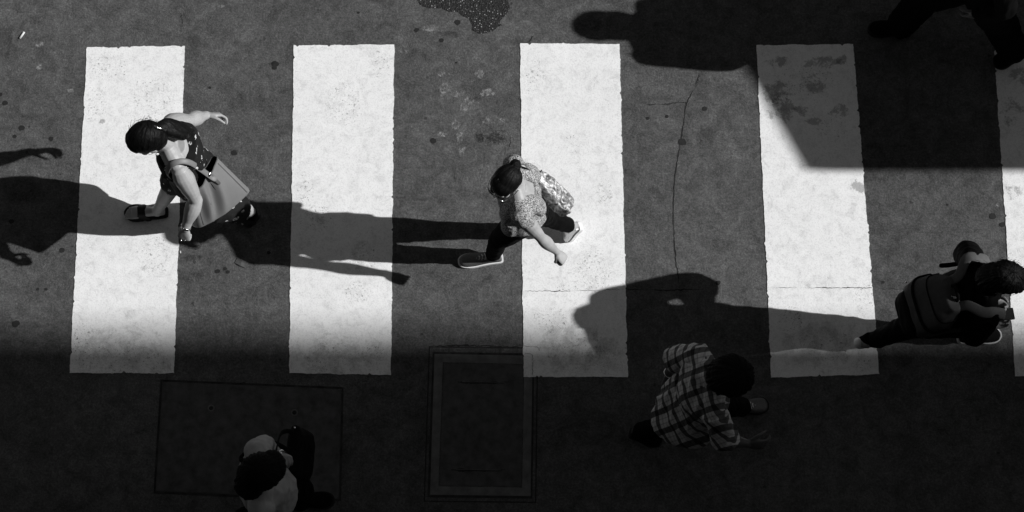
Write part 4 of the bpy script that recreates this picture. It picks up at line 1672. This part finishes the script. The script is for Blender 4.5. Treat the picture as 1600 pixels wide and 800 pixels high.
tube(b, [cw + (u1 * math.cos(a) + u2 * math.sin(a)) * .030 for a in [i * math.pi / 8 for i in range(17)]], [.007] * 17, 8, 1, flat=.4, flat_axis=wdv)
put('watch', b, M['metal'], pl)

# ------------------------------------------------------------------ the person in the pale shirt
fw = V((1, .12, 0)).normalized()
j = J(head=(408, 738, 1.56), neck=(409, 745, 1.41), ls=(402, 706, 1.36), rs=(407, 793, 1.35), le=(416, 697, 1.10), lw=(438, 711, 1.16), re=(418, 818, 1.06), rw=(445, 822, .92))
gp = W(455, 795, 0)
j['lhip'] = V((gp.x, gp.y + .085, .88))
j['rhip'] = V((gp.x, gp.y - .085, .88))
j['lk'] = V((gp.x + .10, gp.y + .06, .47))
j['la'] = V((gp.x + .06, gp.y + .05, .085))
j['rk'] = V((gp.x - .04, gp.y - .09, .46))
j['ra'] = V((gp.x - .26, gp.y - .08, .16))
report('pale shirt', j)
pb_ = empty('person', gp, 'person in pale shirt with thick black hair in shade at the bottom edge', 'person', 'people walking over the crossing')
heelL = V((j['la'].x - .06, j['la'].y, 0))
toeL = heelL + V((.26, 0, 0))
toeR = V((j['ra'].x + .14, j['ra'].y, 0))
heelR = toeR + V((-.22, 0, .12))
fr = build_body(pb_, j, V((.88, .12, -.42)), V((.42, .04, .9)), M['skin_tan'], 1.0, .155, .118, fw,
                lhand=dict(d=V((.3, -.2, .5)), palm=V((.2, -.8, .1)), thumb=V((-.6, 0, .4)), curl=(.9, 1.0, .7)),
                rhand=dict(d=V((.6, .0, -.7)), palm=V((-.2, .8, -.2)), thumb=V((1, 0, .4)), curl=(.5, .6, .4)),
                lfoot=(heelL + V((0, 0, .02)), toeL + V((-.02, 0, .015))), rfoot=(heelR + V((0, 0, .02)), toeR + V((-.02, 0, .02))))
b = bmesh.new()
for (f, l, u, rf, rl, ru) in [(-.010, 0, .040, .118, .104, .098), (-.045, -.02, -.01, .088, .100, .09), (.045, .02, .062, .075, .088, .055), (-.05, -.05, -.05, .08, .085, .11)]:
    ball(b, fr.p(f, l, u), fr.f * rf, fr.l * rl, fr.u * ru)
finish_hair(pb_, b, fr, fr.u * .8 - fr.f * .3, M['hair_matt'], .005)
b = bmesh.new()
add_trunk(b, j, .165, .125, fw, .018, -.08, 1.12)
add_shoulders(b, j, 1.0, .014)
for sd, t in (('l', .8), ('r', .3)):
    s_, e_ = j[sd + 's'], j[sd + 'e']
    d_ = e_ - s_
    tube(b, [s_ - d_ * .05, s_ + d_ * t * .5, s_ + d_ * t], [.072, .070, .066], 18, 4)
fuse('shirt', b, .006, M['lightcloth'], pb_, 4, folds(.010, 12, UP, .5, 31))
b = bmesh.new()
tube(b, [j['neck'] + V((.060 * math.cos(a) + .006, .070 * math.sin(a), .014 - .018 * math.cos(a))) for a in [i * math.pi / 8 for i in range(17)]], [.016] * 17, 10, 1, cap=False, flat=.7)
put('collar', b, M['lightcloth'], pb_)
jeans(pb_, j, 'trousers', M['blackcloth'], 1.0, (.108, .104, .092, .084, .080, .078, .076), .155, .118, fw, .010, .2, (.95, .95), 32)
shoe(pb_, heelL, toeL, UP, 1.05, M['blackcloth'], M['rubberblack'], None)
shoe(pb_, heelR, toeR, UP, 1.05, M['blackcloth'], M['rubberblack'], None)
b = bmesh.new()
wdv = (j['lw'] - j['le']).normalized()
u1 = wdv.orthogonal().normalized()
u2 = wdv.cross(u1)
tube(b, [j['lw'] + (u1 * math.cos(a) + u2 * math.sin(a)) * .030 for a in [i * math.pi / 8 for i in range(17)]], [.007] * 17, 8, 1, flat=.4, flat_axis=wdv)
ball(b, j['lw'] + V((0, .0, .030)), V((.016, .006, 0)), V((-.005, .013, 0)), V((0, 0, .005)), 14, 8)
put('watch', b, M['metal'], pb_)
bb = empty('shoulder_bag', W(468, 708, .6), 'flat black shoulder bag beside the person in the pale shirt at the bottom edge', 'bag')
b = bmesh.new()
c0 = W(463, 708, .80)
ay = V((.06, 1, 0)).normalized()
axx = V((1, -.06, 0)).normalized()
loft(b, [(c0 - UP * .17 + axx * .02, ay * .135, axx * .055), (c0 - UP * .15 + axx * .02, ay * .150, axx * .065), (c0, ay * .145, axx * .055), (c0 + UP * .13, ay * .138, axx * .035), (c0 + UP * .16, ay * .130, axx * .015)], 28, 4, 3.4)
fuse('bag_body', b, .006, M['packblack'], bb, 4, folds(.006, 12, UP, .6, 33))
b = bmesh.new()
nk = j['neck']
sp = j['ls'] * .6 + nk * .4
tube(b, [c0 + UP * .15 + ay * .10, c0 + UP * .34 + ay * .06 - axx * .05, sp + V((.08, .02, .02)), sp + V((.02, .01, .082)), sp + V((-.06, .0, .05)), sp + V((-.11, .03, -.06)), c0 + UP * .30 - axx * .14 + ay * .02, c0 + UP * .15 - ay * .02], [.013] * 8, 12, 5, flat=.3, flat_axis=ay)
put('strap', b, M['packblack'], bb)
b = bmesh.new()
ball(b, c0 + UP * .165 + ay * .12, V((.006, 0, 0)), V((0, .006, 0)), V((0, 0, .006)), 10, 6)
put('stud', b, M['metal'], bb)
b = bmesh.new()
ball(b, c0 + UP * .155 + ay * .09 - axx * .06, V((.007, 0, 0)), V((0, .007, 0)), V((0, 0, .006)), 10, 6)
put('stud', b, M['metal'], bb)

# ------------------------------------------------------------------ the walker at the top edge
fw = V((-1, 0, 0))
j = dict(head=G(1476, 65, 1.58), neck=G(1478, 68, 1.42), rs=G(1482, 33, 1.37), ls=G(1482, 108, 1.37), le=G(1500, 115, 1.10), lw=G(1474, 102, .92), re=G(1500, 22, 1.10), rw=G(1474, 26, .92),
         lhip=G(1486, 80, .90), rhip=G(1486, 46, .90))
j['rk'] = W(1446, -6, .48)
j['ra'] = W(1407, 40, .085)
j['lk'] = W(1560, 30, .46)
j['la'] = W(1583, 78, .15)
report('top walker', j)
tp = empty('person', W(1480, 66, 0), 'walker in dark clothes at the top right corner with only legs and feet in view', 'person', 'people walking over the crossing')
toeR, heelR = W(1357, 47, 0), W(1418, 47, 0)
toeL, heelL = W(1556, 100, 0), W(1597, 84, .12)
fr = build_body(tp, j, V((-1, -.1, -.1)), V((-.1, 0, 1)), M['skin_dark'], 1.0, .16, .12, fw,
                lhand=dict(d=V((-.4, 0, -.9)), palm=V((0, 1, 0)), thumb=V((-1, 0, 0))),
                rhand=dict(d=V((-.4, 0, -.9)), palm=V((0, -1, 0)), thumb=V((-1, 0, 0))),
                lfoot=(heelL + V((0, 0, .02)), toeL.lerp(heelL, .1) + V((0, 0, .02))), rfoot=(heelR + V((0, 0, .02)), toeR.lerp(heelR, .1) + V((0, 0, .015))))
b = bmesh.new()
for (f, l, u, rf, rl, ru) in [(-.010, 0, .040, .112, .104, .098), (-.035, 0, -.03, .09, .104, .115), (-.05, .02, .06, .08, .095, .07)]:
    ball(b, fr.p(f, l, u), fr.f * rf, fr.l * rl, fr.u * ru)
finish_hair(tp, b, fr, fr.u, M['hair'], .005)
b = bmesh.new()
add_trunk(b, j, .172, .13, fw, .022, -.2, 1.12)
add_shoulders(b, j, 1.0, .014)
for sd in 'lr':
    s_, e_, w_ = j[sd + 's'], j[sd + 'e'], j[sd + 'w']
    tube(b, [s_ - (e_ - s_) * .05, s_ + (e_ - s_) * .5, e_, e_ + (w_ - e_) * .5, e_ + (w_ - e_) * .95], [.072, .068, .062, .056, .050], 18, 4)
fuse('jacket', b, .006, M['blackcloth'], tp, 4, folds(.010, 12, UP, .5, 41))
jeans(tp, j, 'trousers', M['blackcloth'], 1.0, (.125, .128, .120, .112, .104, .098, .095), .17, .13, fw, .010, .2, (.96, .96), 42)
shoe(tp, heelR, toeR, UP, 1.1, M['blackcloth'], M['rubberblack'], None)
shoe(tp, heelL, toeL, UP, 1.1, M['blackcloth'], M['rubberblack'], None)
